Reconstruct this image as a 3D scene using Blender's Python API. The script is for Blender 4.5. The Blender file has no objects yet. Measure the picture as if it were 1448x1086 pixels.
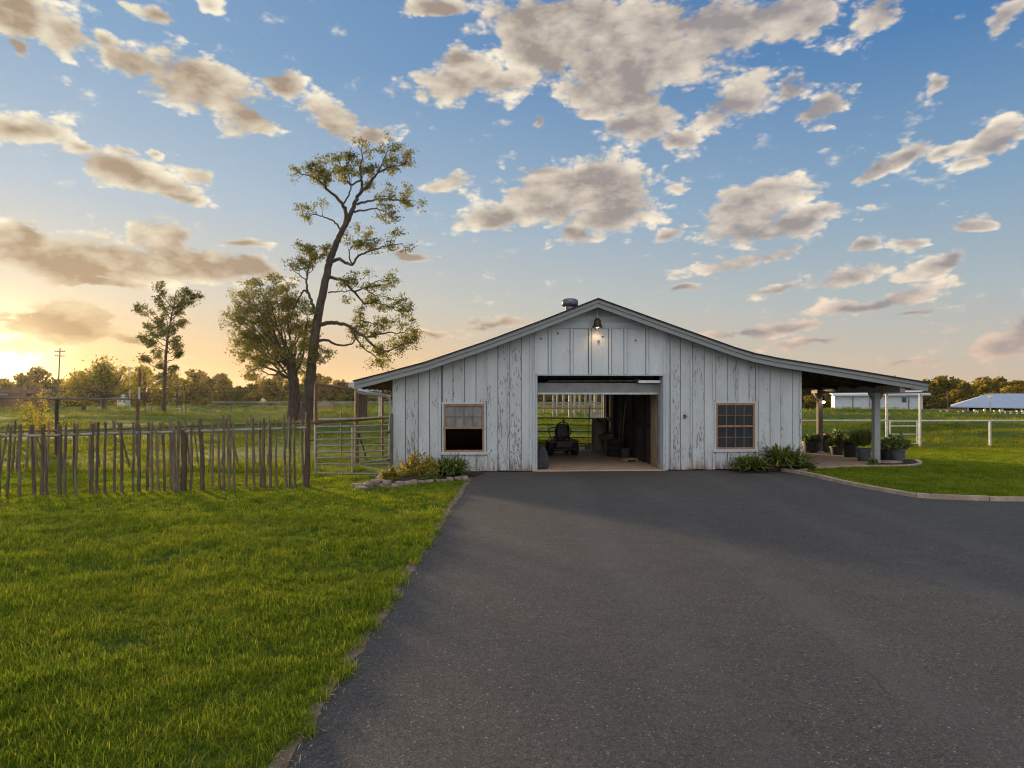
import bpy, math, random
import numpy as np
from mathutils import Vector, Matrix, Euler

RN = random.Random(11)
NR = np.random.default_rng(11)
F, CX, HY, CH = 965.333, 724.0, 560.0, 2.1     # 24 mm lens, level camera 2.1 m up
SUN_EL, SUN_AZ = 4.2, -37.0                    # degrees; azimuth from +Y, negative = left
sc = bpy.context.scene
COL = sc.collection


def G(px, py, z=0.0):
    """ground point seen at a photo position"""
    Y = F * (CH - z) / (py - HY)
    return Vector(((px - CX) / F * Y, Y, z))


def D(px, py, Y):
    return Vector(((px - CX) / F * Y, Y, CH - (py - HY) / F * Y))


def sstep(a, b, x):
    t = np.clip((x - a) / (b - a), 0, 1)
    return t * t * (3 - 2 * t)


def tz(x, y):
    """terrain height: flat round the barn, low swells in the pasture"""
    x = np.asarray(x, float); y = np.asarray(y, float)
    a = sstep(24, 44, y) * 0.34
    far = sstep(60, 190, y) * 0.5
    n = (np.sin(x * .11 + y * .19 + 1.3) + np.sin(-x * .07 + y * .31 + .4) * .8
         + np.sin(x * .23 + y * .12 + 2.2) * .5 + np.sin(y * .47 + x * .05) * .6 + np.sin(y * .83 + 1.3 * np.sin(x * .13) + .2 * x * .2) * .55)
    m = np.sin(x * .021 + 1.0) * np.sin(y * .017 + .5)
    dip = sstep(75, 135, y) * sstep(18, 70, x) * 2.4
    return a * n * .75 + far * m - dip


def tzf(x, y):
    return float(tz(x, y))


# ------------------------------------------------------------------ mesh builder
class MB:
    def __init__(s):
        s.v, s.f, s.r, s.m = [], [], [], []
        s.cr, s.cm = .5, 0

    def add(s, vs, fs):
        o = len(s.v)
        s.v += [tuple(p) for p in vs]
        s.f += [tuple(i + o for i in f) for f in fs]
        s.r += [s.cr] * len(fs); s.m += [s.cm] * len(fs)

    def hexa(s, p):
        s.add(p, [(3, 2, 1, 0), (4, 5, 6, 7), (0, 1, 5, 4), (1, 2, 6, 5), (2, 3, 7, 6), (3, 0, 4, 7)])

    def box(s, x0, x1, y0, y1, z0, z1):
        s.hexa([(x0, y0, z0), (x1, y0, z0), (x1, y1, z0), (x0, y1, z0),
                (x0, y0, z1), (x1, y0, z1), (x1, y1, z1), (x0, y1, z1)])

    def slant(s, u0, u1, y0, y1, z0, za, zb):
        s.hexa([(u0, y0, z0), (u1, y0, z0), (u1, y1, z0), (u0, y1, z0),
                (u0, y0, za), (u1, y0, zb), (u1, y1, zb), (u0, y1, za)])

    def obox(s, c, size, rot=None):
        M = rot.to_matrix() if rot is not None else Matrix.Identity(3)
        hx, hy, hz = size[0] / 2, size[1] / 2, size[2] / 2
        c = Vector(c)
        s.hexa([c + M @ Vector(p) for p in [(-hx, -hy, -hz), (hx, -hy, -hz), (hx, hy, -hz), (-hx, hy, -hz),
                                            (-hx, -hy, hz), (hx, -hy, hz), (hx, hy, hz), (-hx, hy, hz)]])

    def bar(s, a, b, w, h, up=(0, 0, 1)):
        a, b = Vector(a), Vector(b)
        d = (b - a).normalized(); up = Vector(up)
        if abs(d.dot(up)) > .98: up = Vector((0, 1, 0))
        x = d.cross(up).normalized() * (w / 2); y = x.cross(d).normalized() * (h / 2)
        s.hexa([a - x - y, a + x - y, a + x + y, a - x + y, b - x - y, b + x - y, b + x + y, b - x + y])

    def tube(s, pts, rads, n=8, cap=True):
        pts = [Vector(p) for p in pts]
        if not hasattr(rads, '__len__'): rads = [rads] * len(pts)
        vs, fs = [], []
        px = None
        for i, p in enumerate(pts):
            d = (pts[min(i + 1, len(pts) - 1)] - pts[max(i - 1, 0)])
            if d.length < 1e-9: d = Vector((0, 0, 1))
            d.normalize()
            if px is None:
                px = d.cross(Vector((0, 0, 1)))
                if px.length < .05: px = d.cross(Vector((0, 1, 0)))
            px = (px - d * px.dot(d))
            if px.length < 1e-6: px = d.orthogonal()
            px.normalize(); py = d.cross(px)
            for k in range(n):
                t = 2 * math.pi * k / n
                vs.append(p + (px * math.cos(t) + py * math.sin(t)) * rads[i])
        for i in range(len(pts) - 1):
            for k in range(n):
                k2 = (k + 1) % n
                fs.append((i * n + k, i * n + k2, (i + 1) * n + k2, (i + 1) * n + k))
        if cap:
            fs.append(tuple(range(n - 1, -1, -1)))
            fs.append(tuple((len(pts) - 1) * n + k for k in range(n)))
        s.add(vs, fs)

    def lathe(s, prof, n=20, c=(0, 0, 0), wob=0.0, rr=None):
        """prof: (radius, z) from bottom to top"""
        vs, fs = [], []
        for (r, z) in prof:
            for k in range(n):
                t = 2 * math.pi * k / n
                q = 1 + ((rr or RN).uniform(-wob, wob) if wob else 0)
                vs.append((c[0] + math.cos(t) * r * q, c[1] + math.sin(t) * r * q, c[2] + z))
        for i in range(len(prof) - 1):
            for k in range(n):
                k2 = (k + 1) % n
                fs.append((i * n + k, i * n + k2, (i + 1) * n + k2, (i + 1) * n + k))
        if prof[0][0] > 1e-4: fs.append(tuple(range(n - 1, -1, -1)))
        if prof[-1][0] > 1e-4: fs.append(tuple((len(prof) - 1) * n + k for k in range(n)))
        s.add(vs, fs)

    def ext(s, poly, y0, y1):
        """polygon of (x, z) points extruded along y"""
        n = len(poly)
        vs = [(p[0], y0, p[1]) for p in poly] + [(p[0], y1, p[1]) for p in poly]
        fs = [tuple(range(n)), tuple(range(2 * n - 1, n - 1, -1))]
        fs += [(i, i + n, (i + 1) % n + n, (i + 1) % n) for i in range(n)]
        s.add(vs, fs)

    def extz(s, poly, z0, z1):
        n = len(poly)
        vs = [(p[0], p[1], z0) for p in poly] + [(p[0], p[1], z1) for p in poly]
        fs = [tuple(range(n - 1, -1, -1)), tuple(range(n, 2 * n))]
        fs += [(i, (i + 1) % n, (i + 1) % n + n, i + n) for i in range(n)]
        s.add(vs, fs)

    def strip(s, pts, side, w):
        """flat blade along pts"""
        vs, fs = [], []
        for p, ww in zip(pts, w):
            vs += [Vector(p) - side * ww, Vector(p) + side * ww]
        for i in range(len(pts) - 1):
            fs.append((2 * i, 2 * i + 1, 2 * i + 3, 2 * i + 2))
        s.add(vs, fs)

    def build(s, name, mats, parent=None, loc=None, smooth=False, bevel=0, kind=None):
        me = bpy.data.meshes.new(name)
        me.from_pydata(s.v, [], s.f)
        if not isinstance(mats, (list, tuple)): mats = [mats]
        for m in mats: me.materials.append(m)
        if any(s.m): me.polygons.foreach_set('material_index', s.m)
        at = me.attributes.new('rnd', 'FLOAT', 'FACE'); at.data.foreach_set('value', s.r)
        if smooth: me.polygons.foreach_set('use_smooth', [True] * len(s.f))
        me.update()
        o = bpy.data.objects.new(name, me); COL.objects.link(o)
        if parent is not None: o.parent = parent
        if loc is not None: o.location = loc
        if bevel:
            b = o.modifiers.new('bevel', 'BEVEL'); b.width = bevel; b.segments = 2
            b.limit_method = 'ANGLE'; b.angle_limit = math.radians(40)
        if smooth:
            try:
                me.set_sharp_from_angle(angle=math.radians(45))
            except Exception:
                pass
        if kind: o['kind'] = kind
        return o


def np_mesh(name, verts, quads, rnd, mats, parent=None, kind=None, link=True):
    me = bpy.data.meshes.new(name)
    nv, nf, k = len(verts), len(quads), quads.shape[1]
    me.vertices.add(nv); me.vertices.foreach_set('co', np.ascontiguousarray(verts, np.float32).ravel())
    me.loops.add(nf * k); me.loops.foreach_set('vertex_index', np.ascontiguousarray(quads, np.int32).ravel())
    me.polygons.add(nf)
    me.polygons.foreach_set('loop_start', np.arange(0, nf * k, k, dtype=np.int32))
    if not isinstance(mats, (list, tuple)): mats = [mats]
    for m in mats: me.materials.append(m)
    at = me.attributes.new('rnd', 'FLOAT', 'FACE'); at.data.foreach_set('value', np.ascontiguousarray(rnd, np.float32))
    me.update(calc_edges=True)
    o = bpy.data.objects.new(name, me)
    if link: COL.objects.link(o)
    if parent is not None: o.parent = parent
    if kind: o['kind'] = kind
    return o


def leaf_mesh(name, cen, size, mats, parent=None, nrm=None, aspect=.5, rnd=None, link=True, kind=None, droop=0):
    """diamond leaves at cen (N,3)"""
    n = len(cen)
    cen = np.asarray(cen, float)
    size = np.broadcast_to(np.asarray(size, float), (n,))
    ax = NR.normal(size=(n, 3))
    if nrm is not None: ax = ax * .8 + nrm
    ax[:, 2] -= droop
    ax /= np.linalg.norm(ax, axis=1, keepdims=True) + 1e-9
    b = NR.normal(size=(n, 3)); b -= ax * (b * ax).sum(1, keepdims=True)
    b /= np.linalg.norm(b, axis=1, keepdims=True) + 1e-9
    c = np.cross(ax, b)
    s = size[:, None]
    v = np.stack([cen - ax * s * .5, cen + b * s * aspect * .5 + c * s * .08, cen + ax * s * .5, cen - b * s * aspect * .5 + c * s * .08], 1).reshape(-1, 3)
    q = np.arange(4 * n).reshape(n, 4)
    if rnd is None: rnd = NR.random(n)
    return np_mesh(name, v, q, rnd, mats, parent, kind, link)


# ------------------------------------------------------------------ things
def tag(o, label, cat, group=None):
    o['label'] = label; o['category'] = cat
    if group: o['group'] = group
    return o


def thing(name, label, cat, loc=(0, 0, 0), rz=0.0, group=None):
    o = bpy.data.objects.new(name, None); COL.objects.link(o)
    o.empty_display_size = .2
    o.location = loc; o.rotation_euler = (0, 0, rz)
    return tag(o, label, cat, group)


def dup(root, loc, rz=0.0, scale=1.0, label=None, group=None):
    r = root.copy(); COL.objects.link(r); r.location = loc; r.rotation_euler = (0, 0, rz); r.scale = (scale,) * 3
    if label: r['label'] = label
    if group: r['group'] = group
    for ch in list(root.children):
        c = ch.copy(); COL.objects.link(c); c.parent = r
        for g in list(ch.children):
            d = g.copy(); COL.objects.link(d); d.parent = c
    return r


# ------------------------------------------------------------------ node helpers
class NT:
    def __init__(s, nt): s.nt = nt; s.n = nt.nodes; s.l = nt.links

    def new(s, t, **k):
        n = s.n.new(t)
        for a, b in k.items(): setattr(n, a, b)
        return n

    def put(s, sock, v):
        if isinstance(v, bpy.types.NodeSocket): s.l.new(v, sock)
        elif v is not None:
            if hasattr(sock.default_value, '__len__') and hasattr(v, '__len__') and len(sock.default_value) == 4 and len(v) == 3: v = (*v, 1)
            sock.default_value = v

    def math(s, op, a, b=None, c=None, clamp=False):
        n = s.new('ShaderNodeMath', operation=op); n.use_clamp = clamp
        s.put(n.inputs[0], a)
        if b is not None: s.put(n.inputs[1], b)
        if c is not None: s.put(n.inputs[2], c)
        return n.outputs[0]

    def vmath(s, op, a, b=None, scale=None):
        n = s.new('ShaderNodeVectorMath', operation=op)
        s.put(n.inputs[0], a)
        if b is not None: s.put(n.inputs[1], b)
        if scale is not None: s.put(n.inputs['Scale'], scale)
        return n.outputs['Value'] if op in ('DOT_PRODUCT', 'LENGTH') else n.outputs[0]

    def mix(s, f, a, b, blend='MIX', clamp=True):
        n = s.new('ShaderNodeMix', data_type='RGBA', blend_type=blend); n.clamp_factor = clamp
        s.put(n.inputs[0], f); s.put(n.inputs[6], a); s.put(n.inputs[7], b)
        return n.outputs[2]

    def noise(s, vec, scale, detail=3, rough=.5, lac=2.0, dist=0, col=False):
        n = s.new('ShaderNodeTexNoise')
        s.put(n.inputs['Vector'], vec); s.put(n.inputs['Scale'], scale); s.put(n.inputs['Detail'], detail)
        s.put(n.inputs['Roughness'], rough); s.put(n.inputs['Lacunarity'], lac); s.put(n.inputs['Distortion'], dist)
        return n.outputs['Color' if col else 0]

    def vor(s, vec, scale, out='Distance', feat='F1', rand=1):
        n = s.new('ShaderNodeTexVoronoi', feature=feat)
        s.put(n.inputs['Vector'], vec); s.put(n.inputs['Scale'], scale); s.put(n.inputs['Randomness'], rand)
        return n.outputs[out]

    def ramp(s, v, a, b, smooth=True):
        n = s.new('ShaderNodeMapRange', interpolation_type='SMOOTHSTEP' if smooth else 'LINEAR'); n.clamp = True
        s.put(n.inputs[0], v); s.put(n.inputs[1], a); s.put(n.inputs[2], b)
        return n.outputs[0]

    def cramp(s, v, stops):
        n = s.new('ShaderNodeValToRGB'); e = n.color_ramp.elements
        while len(e) < len(stops): e.new(.5)
        for el, (p, c) in zip(e, stops): el.position = p; el.color = (*c, 1)
        s.put(n.inputs[0], v)
        return n.outputs[0]

    def scalev(s, vec, sx, sy, sz):
        return s.vmath('MULTIPLY', vec, (sx, sy, sz))

    def obj(s): return s.new('ShaderNodeTexCoord').outputs['Object']
    def pos(s): return s.new('ShaderNodeNewGeometry').outputs['Position']
    def attr(s, name='rnd'): return s.new('ShaderNodeAttribute', attribute_name=name).outputs['Fac']

    def attr_inst(s, name):
        n = s.new('ShaderNodeAttribute', attribute_name=name, attribute_type='INSTANCER'); return n.outputs['Fac']

    def bump(s, h, dist=.01, strength=1.0):
        n = s.new('ShaderNodeBump'); s.put(n.inputs['Height'], h); n.inputs['Distance'].default_value = dist
        n.inputs['Strength'].default_value = strength
        return n.outputs[0]


def srgb(r, g, b):
    f = lambda c: c / 12.92 if c <= .04045 else ((c + .055) / 1.055) ** 2.4
    return (f(r / 255), f(g / 255), f(b / 255))


def new_mat(name):
    m = bpy.data.materials.new(name); m.use_nodes = True
    m.node_tree.nodes.clear()
    t = NT(m.node_tree)
    out = t.new('ShaderNodeOutputMaterial')
    return m, t, out


def pbsdf(t, out, base, rough=.7, metal=0.0, normal=None, spec=None):
    p = t.new('ShaderNodeBsdfPrincipled')
    t.put(p.inputs['Base Color'], base); t.put(p.inputs['Roughness'], rough); t.put(p.inputs['Metallic'], metal)
    if spec is not None: t.put(p.inputs['Specular IOR Level'], spec)
    if normal is not None: t.put(p.inputs['Normal'], normal)
    t.l.new(p.outputs[0], out.inputs[0])
    return p


def mat_plain(name, a, b=None, scale=6, rough=.7, metal=0, stretch=(1, 1, 1), bump=0, bscale=None, detail=4, spec=None, rr=.0):
    """two-tone noise material"""
    m, t, out = new_mat(name)
    if b is None: b = tuple(c * .7 for c in a)
    v = t.scalev(t.obj(), *stretch)
    n = t.noise(v, scale, detail, .6)
    f = t.ramp(n, .3, .7)
    if rr: f = t.math('ADD', f, t.math('MULTIPLY', t.math('SUBTRACT', t.attr(), .5), rr), clamp=True)
    c = t.mix(f, a, b)
    nm = None
    if bump: nm = t.bump(t.noise(v, bscale or scale * 4, 4, .6), bump)
    pbsdf(t, out, c, rough, metal, nm, spec)
    return m


def mat_leaf(name, c0, c1, c2, trans=.45, gloss=.0, wscale=.35):
    """leaf: diffuse plus translucent; colour varies by leaf and by clump"""
    m, t, out = new_mat(name)
    r = t.attr()
    col = t.cramp(r, [(0, c0), (.55, c1), (1, c2)])
    n = t.noise(t.pos(), wscale, 2, .5)
    col = t.mix(t.ramp(n, .35, .7), col, t.mix(.5, col, c2))
    d = t.new('ShaderNodeBsdfDiffuse'); t.put(d.inputs[0], col)
    tr = t.new('ShaderNodeBsdfTranslucent'); t.put(tr.inputs[0], t.mix(1, col, (1.25, 1.15, .75), 'MULTIPLY'))
    mx = t.new('ShaderNodeMixShader'); mx.inputs[0].default_value = trans
    t.l.new(d.outputs[0], mx.inputs[1]); t.l.new(tr.outputs[0], mx.inputs[2])
    last = mx.outputs[0]
    if gloss:
        g = t.new('ShaderNodeBsdfGlossy'); g.inputs['Roughness'].default_value = .45
        m2 = t.new('ShaderNodeMixShader'); m2.inputs[0].default_value = gloss
        t.l.new(last, m2.inputs[1]); t.l.new(g.outputs[0], m2.inputs[2]); last = m2.outputs[0]
    t.l.new(last, out.inputs[0])
    return m
# ------------------------------------------------------------------ sky
WS, EXPO = 0.10, 1.5          # world strength, exposure
KS = 1.0 / (WS * 2 ** EXPO)   # colour that displays as 1.0


def build_world():
    w = bpy.data.worlds.new('World'); sc.world = w; w.use_nodes = True
    nt = w.node_tree; nt.nodes.clear(); t = NT(nt)
    out = t.new('ShaderNodeOutputWorld'); bg = t.new('ShaderNodeBackground'); bg.inputs[1].default_value = WS
    sky = t.new('ShaderNodeTexSky', sky_type='NISHITA'); sky.sun_disc = False
    sky.sun_elevation = math.radians(SUN_EL); sky.sun_rotation = math.radians(SUN_AZ)
    sky.air_density = 1.0; sky.dust_density = .6; sky.ozone_density = 4.0
    d = t.new('ShaderNodeTexCoord').outputs['Generated']
    sx = t.new('ShaderNodeSeparateXYZ'); t.put(sx.inputs[0], d)
    x, y, z = sx.outputs
    az = t.math('ARCTAN2', x, y); el = t.math('ARCSINE', z)
    sa, se = math.radians(SUN_AZ), math.radians(2.5)
    sd = (math.sin(sa) * math.cos(se), math.cos(sa) * math.cos(se), math.sin(se))
    cs = t.vmath('DOT_PRODUCT', d, sd)                       # cosine to the sun
    # clear air: bands of elevation, one set far from the sun and one near it
    e = t.math('DIVIDE', el, math.radians(60), clamp=True)
    S = lambda *c: tuple(v for v in srgb(*c))
    away = t.cramp(e, [(0, S(214, 190, 165)), (.05, S(204, 194, 180)), (.13, S(178, 190, 194)), (.25, S(138, 170, 198)),
                       (.42, S(84, 132, 184)), (.6, S(62, 110, 170)), (1, S(58, 100, 160))])
    near = t.cramp(e, [(0, S(255, 190, 100)), (.05, S(252, 204, 138)), (.12, S(232, 216, 188)), (.25, S(192, 206, 216)),
                       (.42, S(148, 180, 210)), (.6, S(126, 162, 202)), (1, S(90, 130, 185))])
    azd = t.math('SUBTRACT', az, sa)
    azd = t.math('ABSOLUTE', azd)
    azd = t.math('MINIMUM', azd, t.math('SUBTRACT', 2 * math.pi, azd))
    f = t.ramp(azd, math.radians(78), math.radians(-22))
    clear = t.mix(f, away, near)
    g1 = t.math('POWER', t.math('MAXIMUM', cs, 0), 900)
    g2 = t.math('POWER', t.math('MAXIMUM', cs, 0), 110)
    g3 = t.math('POWER', t.math('MAXIMUM', cs, 0), 18)
    clear = t.mix(t.math('MULTIPLY', g3, .03), clear, (1.0, .72, .32), 'ADD')
    clear = t.mix(t.math('MULTIPLY', g2, .24), clear, (1.0, .58, .16), 'ADD', clamp=False)
    clear = t.mix(t.math('MULTIPLY', g1, 1.8), clear, (1.0, .85, .5), 'ADD', clamp=False)
    # sky behind and overhead, brightened to add fill light on barn and ground
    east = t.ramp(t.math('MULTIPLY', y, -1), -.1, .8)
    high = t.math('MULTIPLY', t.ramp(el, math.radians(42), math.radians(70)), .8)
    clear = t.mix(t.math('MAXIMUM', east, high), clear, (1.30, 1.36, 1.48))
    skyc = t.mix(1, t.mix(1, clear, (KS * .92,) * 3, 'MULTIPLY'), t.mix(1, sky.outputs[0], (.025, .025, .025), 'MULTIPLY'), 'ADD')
    # ---- clouds
    dn = t.scalev(d, 1, 1, 1.9)
    BL = [  # px, py, half width, half height, tilt (deg, + = right end up), weight
        (30, 15, 50, 30, 0, 1), (92, 48, 62, 26, -18, 1), (15, 68, 34, 16, 0, .9), (165, 70, 26, 9, 0, .7),
        (297, 5, 20, 8, 0, .7), (215, 17, 34, 8, -8, .7), (200, 94, 42, 13, 0, .9), (290, 125, 84, 32, -8, 1.15),
        (340, 165, 46, 20, -10, .9), (398, 120, 26, 16, 0, .8), (465, 165, 44, 26, -15, 1), (526, 190, 36, 15, 0, .9),
        (45, 183, 62, 18, 10, 1), (110, 210, 44, 12, -8, .8), (165, 243, 74, 26, -10, 1.1), (220, 266, 74, 13, -4, .9),
        (288, 255, 36, 13, 0, .8), (250, 284, 44, 8, -6, .7), (232, 217, 16, 8, 0, .7), (180, 215, 26, 10, 0, .7),
        (30, 346, 60, 24, -4, 1.2), (130, 372, 120, 30, -4, 1.3), (265, 374, 125, 24, -2, 1.3), (228, 342, 40, 20, 0, 1.1),
        (355, 382, 66, 15, 0, 1.2), (150, 400, 90, 14, 0, 1), (360, 349, 40, 7, 0, .8), (592, 357, 32, 6, 0, .8), (70, 458, 95, 26, -2, 1.3),
        (185, 477, 40, 9, 0, 1), (20, 490, 70, 10, 0, 1), (215, 505, 60, 4, 0, .5), (610, 470, 32, 5, 0, .8), (702, 461, 52, 7, 0, .8),
        (800, 28, 112, 36, 0, 1.2), (905, 60, 140, 54, -6, 1.3), (765, 62, 70, 42, 6, 1.2), (655, 112, 62, 24, 6, 1),
        (640, 82, 32, 12, 0, .8), (622, 12, 52, 13, 0, .9), (705, 122, 62, 20, 8, 1), (870, 122, 84, 38, 0, 1.2),
        (1000, 50, 92, 40, 10, 1.1), (1070, 22, 112, 28, 8, 1), (1132, 34, 74, 26, 25, .9), (1250, 14, 84, 22, 18, .85),
        (1034, 143, 62, 26, 22, 1), (912, 176, 58, 21, 8, 1), (957, 196, 30, 14, 0, .9), (850, 160, 32, 10, 10, .8),
        (766, 172, 12, 7, 0, .8), (1176, 150, 48, 16, 18, 1), (1316, 125, 12, 9, 0, .7), (1120, 117, 34, 16, 0, .7),
        (830, 268, 104, 40, 0, 1.25), (768, 290, 62, 28, 10, 1.1), (875, 290, 78, 36, 0, 1.2), (690, 305, 52, 16, 0, .9),
        (812, 332, 46, 14, 0, .9), (640, 265, 38, 13, 10, .8), (767, 240, 30, 9, 10, .8), (950, 332, 24, 9, 8, .8),
        (970, 266, 24, 8, 0, .6), (1078, 288, 84, 22, 14, 1.1), (1102, 318, 104, 18, 6, 1.1), (1162, 300, 64, 12, 8, 1),
        (1030, 373, 76, 12, 12, .9), (1090, 357, 40, 9, 10, .8), (1256, 228, 58, 12, 14, 1), (1412, 198, 58, 20, 24, 1),
        (1342, 215, 32, 9, 8, .7), (1372, 240, 22, 7, 10, .7), (1375, 317, 32, 9, 5, .9), (1233, 345, 27, 11, 8, .9),
        (1287, 346, 14, 8, 0, .8), (1322, 373, 44, 9, 18, .8), (1192, 390, 64, 11, 12, .95), (1225, 426, 92, 11, 10, 1),
        (970, 416, 36, 5, 6, .8), (1110, 406, 42, 6, 8, .7), (1120, 462, 64, 7, 4, .9), (1147, 490, 68, 8, 6, .9),
        (1050, 472, 56, 9, 4, .9), (1412, 488, 66, 20, 14, 1.1), (1290, 515, 34, 5, 0, .6), (1432, 30, 34, 14, 30, .7),
        (1440, 470, 40, 12, 20, .9), (1260, 445, 40, 5, 12, .6),
    ]
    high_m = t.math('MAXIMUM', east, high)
    sp = t.ramp(azd, math.radians(64), math.radians(4))
    low = t.ramp(el, .2, .03)
    edge = t.mix(sp, S(255, 240, 218), S(255, 246, 220))
    core = t.mix(sp, S(156, 149, 149), S(168, 146, 122))
    edge = t.mix(t.math('MULTIPLY', low, .8), edge, t.mix(sp, S(226, 190, 164), S(255, 216, 146)))
    core = t.mix(t.math('MULTIPLY', low, .7), core, t.mix(sp, S(160, 149, 150), S(184, 146, 102)))

    def finish(fld, n1, n2, nlow, amp, thr):
        q = t.math('ADD', fld, t.math('MULTIPLY', t.math('SUBTRACT', n1, .5), amp))
        q = t.math('SUBTRACT', q, thr)
        q = t.math('MULTIPLY', q, t.ramp(fld, .01, .22))
        alpha = t.ramp(q, .02, .40)
        thick = t.ramp(t.math('ADD', fld, t.math('MULTIPLY', t.math('SUBTRACT', nlow, .5), .9)), .20, .92)
        rel = t.math('MULTIPLY', t.math('SUBTRACT', nlow, n2), 2.1)
        lit = t.math('ADD', t.math('SUBTRACT', 1.0, t.math('MULTIPLY', thick, .72)), t.math('ADD', rel, t.math('MULTIPLY', t.math('SUBTRACT', n1, .5), .95)), clamp=True)
        cc = t.mix(lit, core, edge)
        cc = t.mix(t.math('MULTIPLY', g3, .05), cc, (1, .7, .3), 'ADD')
        cc = t.mix(t.math('MULTIPLY', g1, .8), cc, (1, .8, .45), 'ADD', clamp=False)
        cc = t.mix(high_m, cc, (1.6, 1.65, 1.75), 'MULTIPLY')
        cc = t.mix(1, cc, (KS,) * 3, 'MULTIPLY')
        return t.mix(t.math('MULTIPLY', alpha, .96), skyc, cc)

    # scattered clouds over the rest of the dome
    lo = t.noise(t.scalev(d, 1, 1, 2.0), 3.2, 2, .5)
    m1 = t.noise(dn, 17, 4, .6)
    outm = t.math('MULTIPLY', t.math('MAXIMUM', t.ramp(t.math('ABSOLUTE', az), .66, .85), t.ramp(el, .56, .70)), t.ramp(el, 0.0, .12))
    fo = t.math('MULTIPLY', t.math('MULTIPLY', t.ramp(lo, .44, .72), 1.1), outm)
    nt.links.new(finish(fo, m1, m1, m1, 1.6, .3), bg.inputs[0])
    # the clouds ahead
    bg2 = t.new('ShaderNodeBackground'); bg2.inputs[1].default_value = WS
    wv = t.noise(dn, 8, 3, .6, col=True)
    wv = t.vmath('SUBTRACT', wv, (.5, .5, .5))
    cm = t.new('ShaderNodeCombineXYZ'); t.put(cm.inputs[0], az); t.put(cm.inputs[1], el)
    p = t.vmath('ADD', cm.outputs[0], t.scalev(wv, .105, .055, 0))
    fld = None
    for (px, py, hw, hh, tl, wt) in BL:
        a = math.atan((px - CX) / F); ee = math.atan((HY - py) / F * math.cos(a))
        mp = t.new('ShaderNodeMapping', vector_type='TEXTURE')
        t.put(mp.inputs[0], p)
        mp.inputs['Location'].default_value = (a, ee, 0)
        mp.inputs['Rotation'].default_value = (0, 0, math.radians(tl))
        mp.inputs['Scale'].default_value = (hw * 1.55 / F * math.cos(a) ** 2 + .004, hh * 1.6 / F * math.cos(a) + .003, 1)
        gr = t.new('ShaderNodeTexGradient', gradient_type='SPHERICAL'); t.put(gr.inputs[0], mp.outputs[0])
        v = t.math('MULTIPLY', gr.outputs['Fac'], wt + (.18 if hw < 62 else 0))
        if fld is None: fld = v
        else:
            n = t.new('ShaderNodeMath', operation='SMOOTH_MAX')
            t.put(n.inputs[0], fld); t.put(n.inputs[1], v); n.inputs[2].default_value = .16; fld = n.outputs[0]
    vo = t.new('ShaderNodeTexVoronoi', feature='SMOOTH_F1'); t.put(vo.inputs['Vector'], t.vmath('ADD', dn, t.scalev(wv, .05, .05, .05))); vo.inputs['Scale'].default_value = 26; vo.inputs['Smoothness'].default_value = .5; vo.inputs['Detail'].default_value = 2; vo.inputs['Roughness'].default_value = .6; vo.inputs['Lacunarity'].default_value = 2.3
    puff = t.math('SUBTRACT', .9, vo.outputs['Distance'])
    n0 = t.noise(dn, 15, 7, .62)
    n1 = t.math('ADD', t.math('MULTIPLY', n0, .7), t.math('MULTIPLY', puff, .3))
    nlow = t.noise(dn, 10, 4, .55)
    n2 = t.noise(t.vmath('ADD', dn, (-.020, -.002, -.022)), 10, 4, .55)
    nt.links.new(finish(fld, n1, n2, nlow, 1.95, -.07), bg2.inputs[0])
    front = t.math('MULTIPLY', t.math('LESS_THAN', t.math('ABSOLUTE', az), .75), t.math('LESS_THAN', el, .64))
    front = t.math('MULTIPLY', front, t.math('GREATER_THAN', el, -.03))
    mxs = t.new('ShaderNodeMixShader'); t.put(mxs.inputs[0], front)
    nt.links.new(bg.outputs[0], mxs.inputs[1]); nt.links.new(bg2.outputs[0], mxs.inputs[2]); nt.links.new(mxs.outputs[0], out.inputs[0])
    w.cycles.sampling_method = 'MANUAL'; w.cycles.sample_map_resolution = 1024


build_world()
sun = bpy.data.lights.new('sun', 'SUN'); sun.energy = 5.0; sun.angle = math.radians(5.0); sun.color = (1, .74, .44)
so = bpy.data.objects.new('sun', sun); COL.objects.link(so)
_a, _e = math.radians(SUN_AZ), math.radians(SUN_EL)
_d = Vector((math.sin(_a) * math.cos(_e), math.cos(_a) * math.cos(_e), math.sin(_e)))
so.rotation_euler = (-_d).to_track_quat('-Z', 'Y').to_euler()
so.location = (-60, 80, 40)

cam = bpy.data.cameras.new('camera'); co = bpy.data.objects.new('camera', cam); COL.objects.link(co)
co.location = (0, 0, CH); co.rotation_euler = (math.pi / 2, 0, 0)
cam.sensor_width = 36; cam.lens = 24; cam.shift_y = 17 / 1448; cam.clip_end = 3000
sc.camera = co
sc.view_settings.view_transform = 'Standard'; sc.view_settings.look = 'None'
sc.view_settings.exposure = EXPO; sc.view_settings.gamma = 1
sc.cycles.use_denoising = True
try:
    sc.cycles.denoiser = 'OPENIMAGEDENOISE'; sc.cycles.denoising_prefilter = 'ACCURATE'
except Exception:
    pass
sc.cycles.max_bounces = 8; sc.cycles.diffuse_bounces = 3; sc.cycles.transparent_max_bounces = 8
sc.cycles.transmission_bounces = 5; sc.cycles.glossy_bounces = 3
sc.cycles.sample_clamp_indirect = 6
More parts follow.
